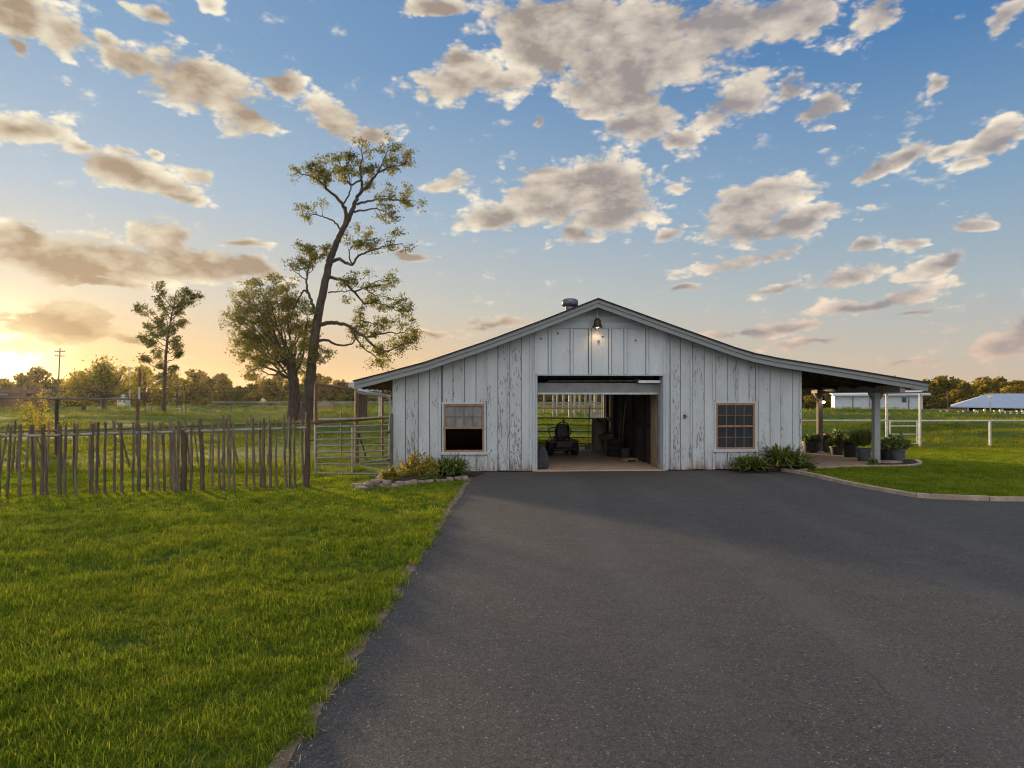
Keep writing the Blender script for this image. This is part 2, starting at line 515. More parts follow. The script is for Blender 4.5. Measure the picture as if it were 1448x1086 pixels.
# ------------------------------------------------------------------ materials
def mat_siding(name, base=(.54, .56, .55), peel=1.0, soil=1.0):
    m, t, out = new_mat(name)
    o = t.obj(); r = t.attr()
    sep = t.new('ShaderNodeSeparateXYZ'); t.put(sep.inputs[0], o); z = sep.outputs[2]
    ofs = t.new('ShaderNodeCombineXYZ'); t.put(ofs.inputs[2], t.math('MULTIPLY', r, 37.0))
    v = t.vmath('ADD', o, ofs.outputs[0])
    big = t.noise(t.scalev(v, 1.3, 1.3, .45), 1.6, 4, .6)
    grain = t.noise(t.scalev(v, 60, 60, 3), 1, 4, .6)
    col = t.mix(t.ramp(big, .3, .75), base, tuple(c * .80 for c in base))
    col = t.mix(t.math('MULTIPLY', r, .4), col, (base[0] * .78, base[1] * .80, base[2] * .80))
    col = t.mix(t.math('MULTIPLY', t.ramp(grain, .35, .75), .22), col, (.33, .33, .31))
    # peeling paint: grey wood shows in long flecks, more of it low down
    fl = t.noise(t.scalev(v, 34, 34, 7), 1, 5, .65)
    zone = t.noise(t.scalev(v, 3.2, 3.2, .8), 1, 3, .6)
    zone = t.math('ADD', zone, t.math('MULTIPLY', t.math('SUBTRACT', r, .5), .22)); lowz = t.ramp(z, 2.6, .0)
    thr = t.math('SUBTRACT', .668, t.math('ADD', t.math('MULTIPLY', t.ramp(zone, .42, .72), .13 * peel), t.math('MULTIPLY', lowz, .04 * peel)))
    pm = t.math('SUBTRACT', fl, thr)
    pm = t.ramp(pm, 0, .035)
    wood = t.mix(t.ramp(grain, .3, .7), (.13, .115, .10), (.25, .225, .20))
    col = t.mix(t.math('MULTIPLY', pm, .9), col, wood)
    # splashed dirt and rust stain at the foot
    dn = t.noise(t.scalev(v, 9, 9, 1.6), 1, 4, .65)
    foot = t.math('MULTIPLY', t.ramp(z, .55, .02), t.ramp(dn, .40, .66))
    col = t.mix(t.math('MULTIPLY', foot, .85 * soil), col, (.22, .13, .07))
    rust = t.math('MULTIPLY', t.ramp(z, .20, .0), t.ramp(dn, .3, .6))
    col = t.mix(t.math('MULTIPLY', rust, .6 * soil), col, (.20, .10, .05))
    h = t.math('SUBTRACT', grain, t.math('MULTIPLY', pm, 1.5))
    pbsdf(t, out, col, .62, 0, t.bump(h, .004, .8), .3)
    return m


def mat_asphalt():
    m, t, out = new_mat('asphalt')
    p = t.pos()
    big = t.noise(t.scalev(p, 1, .5, 1), .35, 4, .6)
    mid = t.noise(p, 3.2, 4, .6)
    grit = t.math('ADD', t.math('MULTIPLY', t.noise(p, 120, 3, .75), .42), t.math('ADD', t.math('MULTIPLY', t.noise(p, 45, 3, .75), .36), t.math('MULTIPLY', t.noise(p, 16, 3, .75), .22)))
    v1 = t.new('ShaderNodeTexVoronoi'); t.put(v1.inputs['Vector'], t.vmath('ADD', p, t.scalev(t.noise(p, 60, 2, .5, col=True), .03, .03, .03))); t.put(v1.inputs['Scale'], 62)
    cv = t.new('ShaderNodeSeparateColor'); t.put(cv.inputs[0], v1.outputs['Color'])
    col = t.mix(t.ramp(big, .3, .7), (.066, .0565, .049), (.087, .074, .063))
    col = t.mix(t.math('MULTIPLY', t.ramp(mid, .35, .7), .35), col, (.038, .036, .036))
    col = t.mix(t.math('MULTIPLY', t.ramp(grit, .43, .60), .92), col, (.014, .0135, .0135))
    wl = t.math('ABSOLUTE', t.math('SUBTRACT', t.noise(p, 52, 2, .6, dist=.8), .5))
    wm = t.math('MULTIPLY', t.ramp(wl, .020, .004), t.ramp(t.noise(p, 23, 2, .5), .46, .60))
    col = t.mix(t.math('MULTIPLY', wm, .75), col, (.20, .185, .17))
    # pale stone chips
    chip = t.math('MULTIPLY', t.ramp(cv.outputs[0], .58, .80, False), t.ramp(v1.outputs['Distance'], .42, .26))
    col = t.mix(t.math('MULTIPLY', chip,  .8), col, (.145, .134, .125))
    chip2 = t.math('MULTIPLY', t.ramp(cv.outputs[1], .972, .98, False), t.ramp(v1.outputs['Distance'], .5, .3))
    col = t.mix(chip2, col, (.26, .245, .225))
    sx_ = t.new('ShaderNodeSeparateXYZ'); t.put(sx_.inputs[0], p)
    for c0 in (1.35, 2.95, 5.1, 6.6):
        tx = t.math('ABSOLUTE', t.math('SUBTRACT', t.math('ADD', sx_.outputs[0], t.math('MULTIPLY', t.math('SUBTRACT', t.noise(t.scalev(p, 0, .15, 0), 1, 2, .5), .5), 1.2)), c0))
        col = t.mix(t.math('MULTIPLY', t.math('MULTIPLY', t.ramp(tx, .42, .08), .30), t.ramp(t.noise(p, .6, 3, .6), .3, .6)), col, (.095, .087, .080))
    st_ = t.ramp(t.noise(t.scalev(p, 1, .8, 1), .9, 5, .7), .66, .76)
    col = t.mix(t.math('MULTIPLY', st_, .35), col, (.03, .028, .027))
    # fine cracks
    w = t.vmath('ADD', p, t.scalev(t.vmath('SUBTRACT', t.noise(p, 1.1, 5, .65, col=True), (.5, .5, .5)), 1.5, 1.5, 0))
    ck = t.vor(t.scalev(w, 1, .7, 0), .19, feat='DISTANCE_TO_EDGE')
    cm = t.math('MULTIPLY', t.ramp(ck, .0032, .0008), t.ramp(t.noise(p, .3, 2, .5), .5, .62))
    col = t.mix(t.math('MULTIPLY', cm, .45), col, (.03, .028, .027))
    hb = t.math('ADD', t.math('MULTIPLY', grit, .7), t.math('MULTIPLY', t.math('SUBTRACT', 1, v1.outputs['Distance']), .5))
    pbsdf(t, out, col, t.mix(mid, (.72,) * 3, (.88,) * 3), 0, t.bump(hb, .006, .9), .35)
    return m


def mat_ground():
    m, t, out = new_mat('pasture')
    p = t.pos()
    a = t.noise(t.scalev(p, .6, 1, 1), .16, 5, .62)
    b = t.noise(p, 1.7, 5, .65)
    c = t.noise(p, 14, 3, .6)
    col = t.mix(t.ramp(a, .3, .7), (.10, .135, .022), (.065, .10, .02))
    col = t.mix(t.math('MULTIPLY', t.ramp(b, .45, .75), .6), col, (.18, .19, .045))
    col = t.mix(t.math('MULTIPLY', t.ramp(c, .4, .8), .5), col, (.06, .09, .016))
    pbsdf(t, out, col, 1, 0, t.bump(t.math('ADD', t.math('MULTIPLY', b, .6), t.math('MULTIPLY', c, .12)), .5, .8), .05)
    return m


def mat_lawn():
    m, t, out = new_mat('lawn_turf')
    p = t.pos()
    a = t.noise(p, .5, 4, .6); c = t.noise(p, 40, 3, .7)
    col = t.mix(t.ramp(a, .3, .7), (.07, .11, .015), (.05, .085, .012))
    col = t.mix(t.math('MULTIPLY', t.ramp(c, .45, .8), .7), col, (.06, .06, .02))
    pbsdf(t, out, col, 1, 0, t.bump(c, .04, 1), .05)
    return m


def mat_blade(name, cols, trans=.42, patch=.3):
    """grass blades: instance tint plus broad patches of yellower and darker turf"""
    m, t, out = new_mat(name)
    r = t.attr(); ri = t.attr_inst('tint')
    col = t.cramp(t.math('ADD', t.math('MULTIPLY', r, .55), t.math('MULTIPLY', ri, .45)), [(0, cols[0]), (.5, cols[1]), (.86, cols[2]), (1, cols[3])])
    n = t.noise(t.pos(), patch, 4, .62)
    n2 = t.noise(t.pos(), patch * 5, 3, .6)
    nn = t.math('ADD', t.math('MULTIPLY', n, .65), t.math('MULTIPLY', n2, .35))
    col = t.mix(t.math('MULTIPLY', t.ramp(nn, .47, .66), .55), col, cols[2])
    col = t.mix(t.math('MULTIPLY', t.ramp(nn, .47, .34), .5), col, cols[0])
    d = t.new('ShaderNodeBsdfDiffuse'); t.put(d.inputs[0], col)
    tr = t.new('ShaderNodeBsdfTranslucent'); t.put(tr.inputs[0], t.mix(1, col, (1.25, 1.15, .6), 'MULTIPLY'))
    mx = t.new('ShaderNodeMixShader'); mx.inputs[0].default_value = trans
    t.l.new(d.outputs[0], mx.inputs[1]); t.l.new(tr.outputs[0], mx.inputs[2])
    t.l.new(mx.outputs[0], out.inputs[0])
    return m


def mat_glass(name, tint, rough=.12):
    m, t, out = new_mat(name)
    n = t.noise(t.scalev(t.obj(), 5, 5, 3), 1, 4, .6)
    col = t.mix(t.ramp(n, .3, .75), tint, tuple(c * .55 for c in tint))
    pbsdf(t, out, col, rough, 0, None, .6)
    return m


def mat_emit(name, col, st):
    m, t, out = new_mat(name)
    e = t.new('ShaderNodeEmission'); e.inputs[0].default_value = (*col, 1); e.inputs[1].default_value = st
    t.l.new(e.outputs[0], out.inputs[0])
    return m


def mat_stone(name, a, b, sc_=7):
    m, t, out = new_mat(name)
    o = t.pos()
    n = t.noise(o, sc_, 5, .65); k = t.noise(o, sc_ * 9, 3, .6)
    col = t.mix(t.ramp(n, .3, .7), a, b)
    col = t.mix(t.math('MULTIPLY', t.ramp(k, .5, .8), .5), col, tuple(c * .45 for c in b))
    pbsdf(t, out, col, .9, 0, t.bump(t.math('ADD', n, t.math('MULTIPLY', k, .4)), .02, .8), .2)
    return m


M = {}
M['siding'] = mat_siding('weathered_white_siding')
M['gable'] = mat_siding('painted_gable_board', (.62, .645, .65), .25, 0)
M['trim'] = mat_siding('weathered_trim', (.50, .53, .55), .6, .2)
M['fascia'] = mat_siding('fascia_paint', (.27, .275, .27), .5, 0)
M['shingle'] = mat_plain('roof_shingle', (.032, .024, .020), (.018, .015, .013), 14, .9, bump=.01)
M['soffit'] = mat_plain('soffit_boards', (.26, .225, .19), (.16, .135, .11), 3, .85, stretch=(1, 6, 1))
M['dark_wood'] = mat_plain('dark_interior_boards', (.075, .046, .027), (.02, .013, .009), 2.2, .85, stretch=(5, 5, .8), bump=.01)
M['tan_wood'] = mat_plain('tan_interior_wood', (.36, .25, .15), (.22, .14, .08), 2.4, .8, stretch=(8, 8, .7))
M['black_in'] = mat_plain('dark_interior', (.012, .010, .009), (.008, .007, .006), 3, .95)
M['post'] = mat_siding('post_paint', (.36, .365, .355), .8, .6)
M['concrete'] = mat_stone('tan_concrete', (.52, .35, .235), (.38, .255, .17), 1.6)
M['kerb'] = mat_stone('kerb_concrete', (.46, .355, .255), (.28, .215, .155), 3.5)
M['stone'] = mat_stone('edging_stone', (.31, .24, .185), (.18, .14, .11), 5)
M['mulch'] = mat_stone('bark_mulch', (.06, .036, .024), (.028, .018, .013), 22)
M['soil'] = mat_stone('dry_soil_edge', (.23, .17, .115), (.13, .095, .062), 9)
M['frame'] = mat_plain('window_wood', (.36, .19, .085), (.24, .12, .055), 5, .6, stretch=(3, 3, 3))
M['muntin'] = mat_plain('muntin_wood', (.22, .14, .085), (.16, .10, .06), 8, .6)
M['glass_pale'] = mat_glass('dusty_glass', (.21, .21, .195), .35)
M['glass_dark'] = mat_glass('dark_glass', (.035, .04, .045), .08)
M['metal'] = mat_plain('galvanised_steel', (.52, .52, .50), (.36, .36, .35), 9, .42, .85)
M['gate'] = mat_plain('painted_gate_pipe', (.30, .305, .28), (.19, .185, .165), 7, .5, .3)
M['zinc'] = mat_plain('dull_zinc', (.16, .165, .19), (.10, .10, .12), 9, .4, .6)
M['dim_white'] = mat_plain('weathered_white_post', (.24, .225, .195), (.17, .16, .14), 5, .7)
M['rail_top'] = mat_plain('bleached_rail', (.33, .30, .265), (.19, .165, .14), 3, .9)
M['post_brown'] = mat_plain('brown_grey_post', (.125, .105, .088), (.075, .062, .052), 3, .95, stretch=(3, 3, .6))
M['rust'] = mat_plain('rusty_pipe', (.17, .075, .045), (.09, .045, .032), 9, .85, .2, bump=.004)
M['dark_pipe'] = mat_plain('dark_gate_pipe', (.05, .035, .03), (.03, .022, .02), 8, .7, .2)
M['picket'] = mat_plain('weathered_stick', (.165, .128, .092), (.075, .057, .041), 4, .95, stretch=(4, 4, .8), bump=.01, rr=.9)
M['fence_post'] = mat_plain('dark_fence_post', (.10, .06, .042), (.055, .036, .027), 4, .95, stretch=(4, 4, .6), bump=.01)
M['white_pipe'] = mat_plain('white_pipe_paint', (.62, .59, .53), (.44, .41, .36), 5, .6)
M['bark'] = mat_plain('tree_bark', (.085, .06, .045), (.036, .027, .021), 3.2, .95, stretch=(3, 3, .7), bump=.06, bscale=9)
M['black'] = mat_plain('black_plastic', (.009, .009, .010), (.006, .006, .007), 6, .45)
M['rubber'] = mat_plain('black_rubber', (.010, .010, .010), (.016, .015, .014), 8, .85)
M['mower'] = mat_plain('mower_paint', (.05, .016, .010), (.03, .012, .008), 5, .5)
M['rose'] = mat_plain('faded_red_paint', (.20, .09, .06), (.14, .065, .05), 5, .6)
M['pot'] = mat_plain('dark_grey_pot', (.085, .09, .10), (.055, .058, .065), 4, .65)
M['pot_black'] = mat_plain('black_pot', (.022, .022, .024), (.015, .015, .016), 4, .6)
M['white_paint'] = mat_plain('white_building_paint', (.56, .58, .62), (.44, .47, .51), 1.2, .7, stretch=(1, 1, 4))
M['metal_roof'] = mat_plain('pale_metal_roof', (.42, .47, .54), (.34, .385, .45), 1.0, .5, .1, stretch=(6, .3, 1))
M['brown_wall'] = mat_plain('brown_barn_wall', (.16, .085, .055), (.10, .055, .038), 2, .9)
M['grey_rail'] = mat_plain('weathered_rail', (.15, .13, .11), (.09, .078, .066), 3, .95)
M['pole'] = mat_plain('utility_pole_wood', (.12, .095, .07), (.08, .06, .045), 4, .95)
M['hay'] = mat_plain('hay', (.26, .17, .08), (.15, .10, .05), 5, 1, bump=.04)
M['bag'] = mat_plain('grey_sack', (.05, .05, .053), (.028, .028, .03), 5, .9)
M['beige'] = mat_plain('beige_drum', (.30, .25, .19), (.22, .18, .13), 3, .6)
M['sacking'] = mat_plain('tan_sack', (.20, .14, .085), (.14, .095, .06), 6, .9)
M['door_panel'] = mat_plain('garage_door_panel', (.24, .235, .22), (.18, .175, .165), 3, .5)
M['lamp_shade'] = mat_plain('lamp_shade', (.055, .035, .022), (.03, .02, .015), 5, .5, .4)
M['bulb'] = mat_emit('lamp_bulb', (1, .70, .36), 9)
M['tube'] = mat_plain('tube_light_housing', (.78, .78, .76), (.7, .7, .68), 4, .5)
M['asphalt'] = mat_asphalt(); M['ground'] = mat_ground(); M['lawn'] = mat_lawn()
M['blade'] = mat_blade('lawn_blade', [(.052, .098, .010), (.158, .234, .019), (.345, .347, .037), (.50, .39, .13)], .45, .35)
M['field_blade'] = mat_blade('pasture_blade', [(.05, .085, .010), (.125, .165, .018), (.28, .26, .036), (.40, .31, .10)], .45, .11)
M['leaf_oak'] = mat_leaf('oak_leaf', (.085, .10, .020), (.15, .155, .028), (.28, .22, .04), .5)
M['leaf_tall'] = mat_leaf('tall_tree_leaf', (.050, .064, .018), (.095, .11, .026), (.19, .165, .04), .5)
M['leaf_pine'] = mat_leaf('dark_leaf', (.05, .065, .016), (.085, .10, .024), (.16, .14, .03), .45)
M['leaf_wood'] = mat_leaf('wood_leaf', (.045, .05, .014), (.09, .09, .02), (.28, .20, .035), .5, 0, .03)
M['leaf_gold'] = mat_leaf('gold_leaf', (.10, .11, .016), (.20, .19, .025), (.36, .27, .05), .5)
M['leaf_green'] = mat_leaf('shrub_leaf', (.042, .080, .016), (.085, .14, .024), (.19, .20, .035), .35, .04)
M['leaf_yellow'] = mat_leaf('yellow_shrub_leaf', (.09, .12, .016), (.20, .20, .022), (.42, .29, .04), .35, .03)
M['leaf_bronze'] = mat_leaf('bronze_leaf', (.06, .035, .018), (.11, .06, .03), (.17, .10, .04), .3, .03)
# ------------------------------------------------------------------ setting
def axis(segs):
    out = [segs[0][0]]
    for a, b, st in segs:
        n = max(1, round((b - a) / st)); out += [a + (b - a) * (i + 1) / n for i in range(n)]
    return out


xs = axis([(-900, -300, 60), (-300, -90, 12), (-90, -50, 4), (-50, 60, 1.6), (60, 110, 5), (110, 320, 12), (320, 900, 60)])
ys = axis([(-300, -20, 40), (-20, 22, 6), (22, 70, 1.0), (70, 130, 2.5), (130, 260, 8), (260, 900, 60)])
XX, YY = np.meshgrid(xs, ys)
ZZ = tz(XX, YY) - .03
vv = np.stack([XX, YY, ZZ], -1).reshape(-1, 3)
nx, ny = len(xs), len(ys)
ii = np.arange(nx * ny).reshape(ny, nx)
qq = np.stack([ii[:-1, :-1], ii[:-1, 1:], ii[1:, 1:], ii[1:, :-1]], -1).reshape(-1, 4)
g = np_mesh('ground', vv, qq, np.zeros(len(qq)), M['ground'], kind='structure')
g.data.polygons.foreach_set('use_smooth', [True] * len(qq))

# driveway edge left: runs from beside the camera to the barn
RNE = random.Random(3)
EL = [(-1.38, -8.0), (-1.294, 3.85), (-1.27, 6.0), (-1.2, 9.5), (-1.13, 13.5), (-1.05, 18.0)]


def edge_x(y):
    for (x0, y0), (x1, y1) in zip(EL, EL[1:]):
        if y <= y1: return x0 + (x1 - x0) * (y - y0) / (y1 - y0)
    return EL[-1][0]


# barn frame
BA = math.radians(4.0)
BO = Vector((2.457, 19.12, 0))
BU = Vector((math.cos(BA), math.sin(BA), 0)); BV = Vector((-math.sin(BA), math.cos(BA), 0))


def B2W(u, v, z=0): return BO + BU * u + BV * v + Vector((0, 0, z))


def FP(px, py, v=0.0):
    """(u, z) on a plane parallel to the barn front, v behind it"""
    k = (px - CX) / F; O = BO + BV * v
    u = (k * O.y - O.x) / (BU.x - k * BU.y)
    Y = O.y + u * BU.y
    return u, CH - (py - HY) / F * Y


UL, UR = FP(555, 600)[0], FP(1133, 600)[0]
BD = 8.3          # barn depth
# kerb line (world), from the barn corner bed out and round to the right
KP = [G(1097, 665.6), G(1131, 670.7), G(1196, 685.5), G(1259, 697.5), G(1304, 704.5), G(1376, 707.6), G(1448, 709), Vector((14, 13.55, 0)), Vector((30, 13.3, 0))]


def catmull(P, k=8):
    P = [Vector(p) for p in P]; out = []
    for i in range(len(P) - 1):
        a = P[max(i - 1, 0)]; b = P[i]; c = P[i + 1]; d = P[min(i + 2, len(P) - 1)]
        for j in range(k):
            s = j / k
            out.append(.5 * ((2 * b) + (c - a) * s + (2 * a - 5 * b + 4 * c - d) * s * s + (3 * b - a - 3 * c + d) * s ** 3))
    out.append(P[-1])
    return out


KL0 = catmull(KP, 14)
KL = [KL0[0]]
for p in KL0:
    while (p - KL[-1]).length >= .26: KL.append(KL[-1] + (p - KL[-1]).normalized() * .26)
# driveway sheet with ragged left edge
mb = MB()
left = []
y = -8.0
while y < 18.3:
    left.append((edge_x(y) + RNE.uniform(-.015, .015) + .02 * math.sin(y * 2.3), y)); y += .22
poly = left + [(B2W(-3.47, -.02).x, B2W(-3.47, -.02).y)]
poly = left + [tuple(B2W(-3.3, -.012)[:2]), tuple(B2W(4.95, -.012)[:2])] + [(p.x + .02, p.y - .02) for p in KL] + [(30, -8)]
mb.add([(a, b, 0.0) for a, b in poly], [tuple(range(len(poly)))])
mb.build('driveway', M['asphalt'], kind='structure')
# dry soil verge along the asphalt
mb = MB()
vs = []
for (a, b) in left:
    vs += [(a - .22, b, -.006), (a + RNE.uniform(.0, .05), b, .004)]
mb.add(vs, [(2 * i, 2 * i + 1, 2 * i + 3, 2 * i + 2) for i in range(len(left) - 1)])
mb.build('soil_verge', M['soil'], kind='structure')

# kerb: short concrete lengths in one run
mb = MB()
W_, H_ = .13, .085
for i in range(len(KL) - 1):
    a, b = KL[i], KL[i + 1]
    d = (b - a).normalized(); nrm = Vector((-d.y, d.x, 0))
    if nrm.x < 0 and nrm.y < .2: nrm = -nrm
    nrm = Vector((d.y, -d.x, 0)) * -1
    if i % 5 == 0: h = H_ + RNE.uniform(-.006, .006); mb.cr = RNE.random()
    a2 = a + d * (.008 if i % 5 == 0 else -.001); b2 = b - d * (.008 if i % 5 == 4 else -.001)
    mb.hexa([a2 + Vector((0, 0, -.05)), b2 + Vector((0, 0, -.05)), b2 + nrm * W_ + Vector((0, 0, -.05)), a2 + nrm * W_ + Vector((0, 0, -.05)),
             a2 + Vector((0, 0, h)), b2 + Vector((0, 0, h)), b2 + nrm * W_ + Vector((0, 0, h)), a2 + nrm * W_ + Vector((0, 0, h))])
mb.build('kerb', M['kerb'], kind='structure')

# lawns: thin turf sheets
LX = lambda y: edge_x(y) - .09
mb = MB()
lp = [(LX(-8), -8), (LX(3.8), 3.8), (LX(9.5), 9.5), (LX(17.2), 17.2), (-1.9, 17.5), (-3.2, 17.6), (-4.0, 18.2), (-3.9, 18.4), (-30, 18.0), (-30, -8)]
lp = lp[::-1]
mb.add([(a, b, .008) for a, b in lp], [tuple(range(len(lp)))])
mb.build('lawn', M['lawn'], kind='structure')
mb = MB()
walk_front = [G(1137, 668), G(1152, 664.2), G(1185, 662.5), G(1215, 660.5), G(1262, 660.3), G(1300, 659.4)]
kin = []
for i, p in enumerate(KL):
    q = KL[min(i + 1, len(KL) - 1)]; o = KL[max(i - 1, 0)]
    d = (q - o).normalized(); kin.append(p + Vector((-d.y, d.x, 0)) * .12)
rp = [tuple(p[:2]) for p in kin[5:]] + [(30, 24.5), (12.9, 24.5), (12.6, 21.2)] + [tuple(p[:2]) for p in walk_front[::-1]]
mb.add([(a, b, .008) for a, b in rp], [tuple(range(len(rp)))])
mb.build('lawn', M['lawn'], kind='structure')
RLAWN = rp; LLAWN = lp

# porch paving
mb = MB()
pp = [tuple(B2W(UR + .02, .0)[:2]), tuple(walk_front[1][:2]), tuple(walk_front[2][:2]), tuple(walk_front[3][:2]), tuple(B2W(8.55, .45)[:2]), tuple(B2W(9.2, .75)[:2]),
      tuple(B2W(9.2, 8.6)[:2]), tuple(B2W(UR + .02, 8.6)[:2])]
mb.extz(pp, -.05, .055)
mb.build('walkway', M['concrete'], kind='structure', bevel=.012)
# pale edging strip along the walkway and round the post bed
mb = MB()
ed = catmull([G(1131, 669), G(1150, 664.8), G(1185, 662.8), G(1215, 661.2), G(1262, 661.2), G(1292, 660.2), G(1304, 657.5), G(1300, 653.5), G(1285, 651)], 6)
for a, b in zip(ed, ed[1:]):
    d = (b - a).normalized(); n_ = Vector((-d.y, d.x, 0)) * .11
    dz = Vector((0, 0, .075)); lo = Vector((0, 0, -.05))
    mb.hexa([a + lo, b - d * .005 + lo, b - d * .005 + n_ + lo, a + n_ + lo, a + dz, b - d * .005 + dz, b - d * .005 + n_ + dz, a + n_ + dz])
mb.build('walkway_edging', M['kerb'], kind='structure')


def mound(name, outline, h, mat, n=7):
    """low planted bed: outline (xy), raised in the middle"""
    c = sum((Vector((p[0], p[1], 0)) for p in outline), Vector()) / len(outline)
    m_ = MB(); vs, fs = [], []; k = len(outline)
    for i in range(n + 1):
        s = 1 - i / n
        for p in outline:
            q = c + (Vector((p[0], p[1], 0)) - c) * s
            z = h * (1 - s ** 3) + RNE.uniform(-.015, .015) + .02
            if i == 0: z = -.02
            vs.append((q.x + RNE.uniform(-.01, .01), q.y + RNE.uniform(-.01, .01), z))
    for i in range(n):
        for j in range(k):
            j2 = (j + 1) % k
            fs.append((i * k + j, i * k + j2, (i + 1) * k + j2, (i + 1) * k + j))
    m_.add(vs, fs)
    return m_.build(name, mat, kind='structure', smooth=True)


bed1 = [tuple(p[:2]) for p in catmull([G(521, 684), G(531, 690), G(560, 689), G(610, 682.5), G(660, 679), G(669, 676), B2W(-3.3, -.03), B2W(-5.7, -.03), B2W(-6.2, .1), G(521, 684)], 5)[:-1]]
mound('mulch_bed', bed1, .10, M['mulch'])
bed2 = [tuple(p[:2]) for p in catmull([B2W(4.15, -.03), G(1040, 666.5), G(1070, 668), G(1110, 666.5), G(1140, 665.4), G(1150, 662), B2W(6.3, .0), B2W(5.8, -.02), B2W(4.15, -.03)], 5)[:-1]]
mound('mulch_bed', bed2, .08, M['mulch'])
bed3 = [tuple(p[:2]) for p in catmull([G(1222, 660.0), G(1262, 660.3), G(1291, 659.3), G(1302, 657), G(1298, 654), G(1275, 651.5), G(1245, 652), G(1228, 655), G(1222, 660.0)], 5)[:-1]]
mound('mulch_bed', bed3, .09, M['mulch'])
# ------------------------------------------------------------------ barn
RV = -.50
PROF = [FP(*p, RV) for p in [(501, 537.5), (550, 525), (600.5, 511.5), (683, 483.5), (766, 452.5), (845.5, 421.5),
                             (950.5, 459.5), (1039, 491), (1068, 499.5), (1100, 506), (1210, 523.5), (1312, 540.5)]]


def rz_(u):
    P = PROF
    for (a, za), (b, zb) in zip(P, P[1:]):
        if u <= b: return za + (zb - za) * (u - a) / (b - a)
    return P[-1][1]


barn = thing('barn', 'weathered white board and batten barn with open garage door and side porch', 'barn', BO, BA)
BMAX = BD + .5
# roof: one slab following the curved profile
mb = MB()
top = PROF; T = .07
mb.ext([(u, z - .035) for u, z in top] + [(u, z - .035 - T) for u, z in top[::-1]], RV + .03, BMAX)
roof = mb.build('roof', M['soffit'], barn)
mb = MB()
ue = [(top[0][0] - .03, top[0][1] - .008)] + top[1:-1] + [(top[-1][0] + .03, top[-1][1] - .005)]
mb.ext([(u, z) for u, z in ue] + [(u, z - .034) for u, z in ue[::-1]], RV - .075, BMAX + .03)
mb.build('shingles', M['shingle'], roof)
# fascia boards: upper one stands proud of the lower one
mb = MB()
off = lambda d: [(u, z - d) for u, z in top]
mb.ext(off(.036) + off(.125)[::-1], RV - .034, RV + .028); mb.cr = .8
mb.ext(off(.122) + off(.25)[::-1], RV, RV + .026)
mb.build('fascia', M['fascia'], barn)
mb = MB(); mb.ext(off(.036) + off(.20)[::-1], BMAX - .0, BMAX + .02)
mb.build('fascia', M['fascia'], barn)
# eave boards at both ends
for u, z, s in ((top[0][0], top[0][1], -1), (top[-1][0], top[-1][1], 1)):
    mb = MB(); mb.box(u - .012 if s < 0 else u + .001, u - .001 if s < 0 else u + .016, RV + .03, BMAX, z - .2, z - .04)
    mb.build('eave_board', M['fascia'], barn)
# rafters
mb = MB()
v = .9
while v < BD:
    for (a, za), (b, zb) in zip(top, top[1:]):
        mb.bar((a, v, za - .18), (b, v, zb - .18), .05, .14)
    v += 1.2
mb.build('rafters', M['dark_wood'], roof)
for (a_, b_) in ((.4, .0),):
    mb = MB(); mb.box(UR + .02, 9.1, RV + .34, RV + .40, 2.16, 2.34)

# front wall boards
OPL, OPR = FP(757, 600)[0], FP(940, 600)[0]
OPZ = FP(848, 529.5)[1]
WL = (FP(626, 600)[0], FP(686, 600)[0], FP(655, 640.5)[1], FP(655, 570)[1])
WR = (FP(1010.5, 600)[0], FP(1068, 600)[0], FP(1040, 636.5)[1], FP(1040, 569)[1])
holes = [(OPL, OPR, -.1, OPZ), WL, WR]
GBL, GBR = FP(748, 500)[0], FP(946, 500)[0]
GBZ = FP(846, 463)[1]
seam = [UL]
for px in (573.5, 591.5, 607.5, 624.5, 640.5, 657, 673, 688.3, 704, 720.7, 737, 752):
    seam.append(FP(px, 600)[0])
seam += [OPL]
mid = [FP(px, 500)[0] for px in (777, 808, 834, 862, 884, 915)]
seam += mid + [OPR]
for px in (947, 962, 978.5, 995.5, 1011, 1028, 1043, 1058.5, 1072, 1088.5, 1106, 1120):
    seam.append(FP(px, 600)[0])
seam += [UR] + [WL[0], WL[1], WR[0], WR[1]]
seam = sorted(seam)
bw = MB(); bw2 = MB(); gb = MB(); RS = random.Random(5)
k = 0
gaps = .017
last = None
for a, b in zip(seam, seam[1:]):
    if b - a < .015: continue
    c = (a + b) / 2
    gable = OPL - .01 < c < OPR + .01
    tgt = gb if gable else (bw if c < 0 else bw2)
    # one random tone per real board, shared by pieces either side of a window
    tgt.cr = RS.random()
    segs = [(0.02 if not gable else OPZ, None)]
    for (h0, h1, z0, z1) in (WL, WR):
        if h0 - .005 < c < h1 + .005:
            segs = [(.02, z0), (z1, None)]
    dep = RS.uniform(-.006, .006)
    for z0, z1 in segs:
        ra, rb = rz_(a) - .098, rz_(b) - .098
        if gable and z1 is None:
            ra = min(ra, GBZ + .0); rb = min(rb, GBZ + .0)
        za, zb = (ra, rb) if z1 is None else (z1, z1)
        ea = eb = gaps / 2
        if gable: ea, eb = (.05 if min(abs(a - x) for x in mid + [OPL, OPR]) < .01 else .008), (.05 if min(abs(b - x) for x in mid + [OPL, OPR]) < .01 else .008)
        tgt.slant(a + ea, b - eb, -.022 + dep, 0.0, z0 + RS.uniform(0, .02) * (not gable), za, zb)
fw = bw.build('wall', [M['siding']], barn); fw['label'] = 'peeling white board wall left of the doorway with rust stains along its foot'
fw2 = bw2.build('wall', [M['siding']], barn); fw2['label'] = 'peeling white board wall right of the doorway'
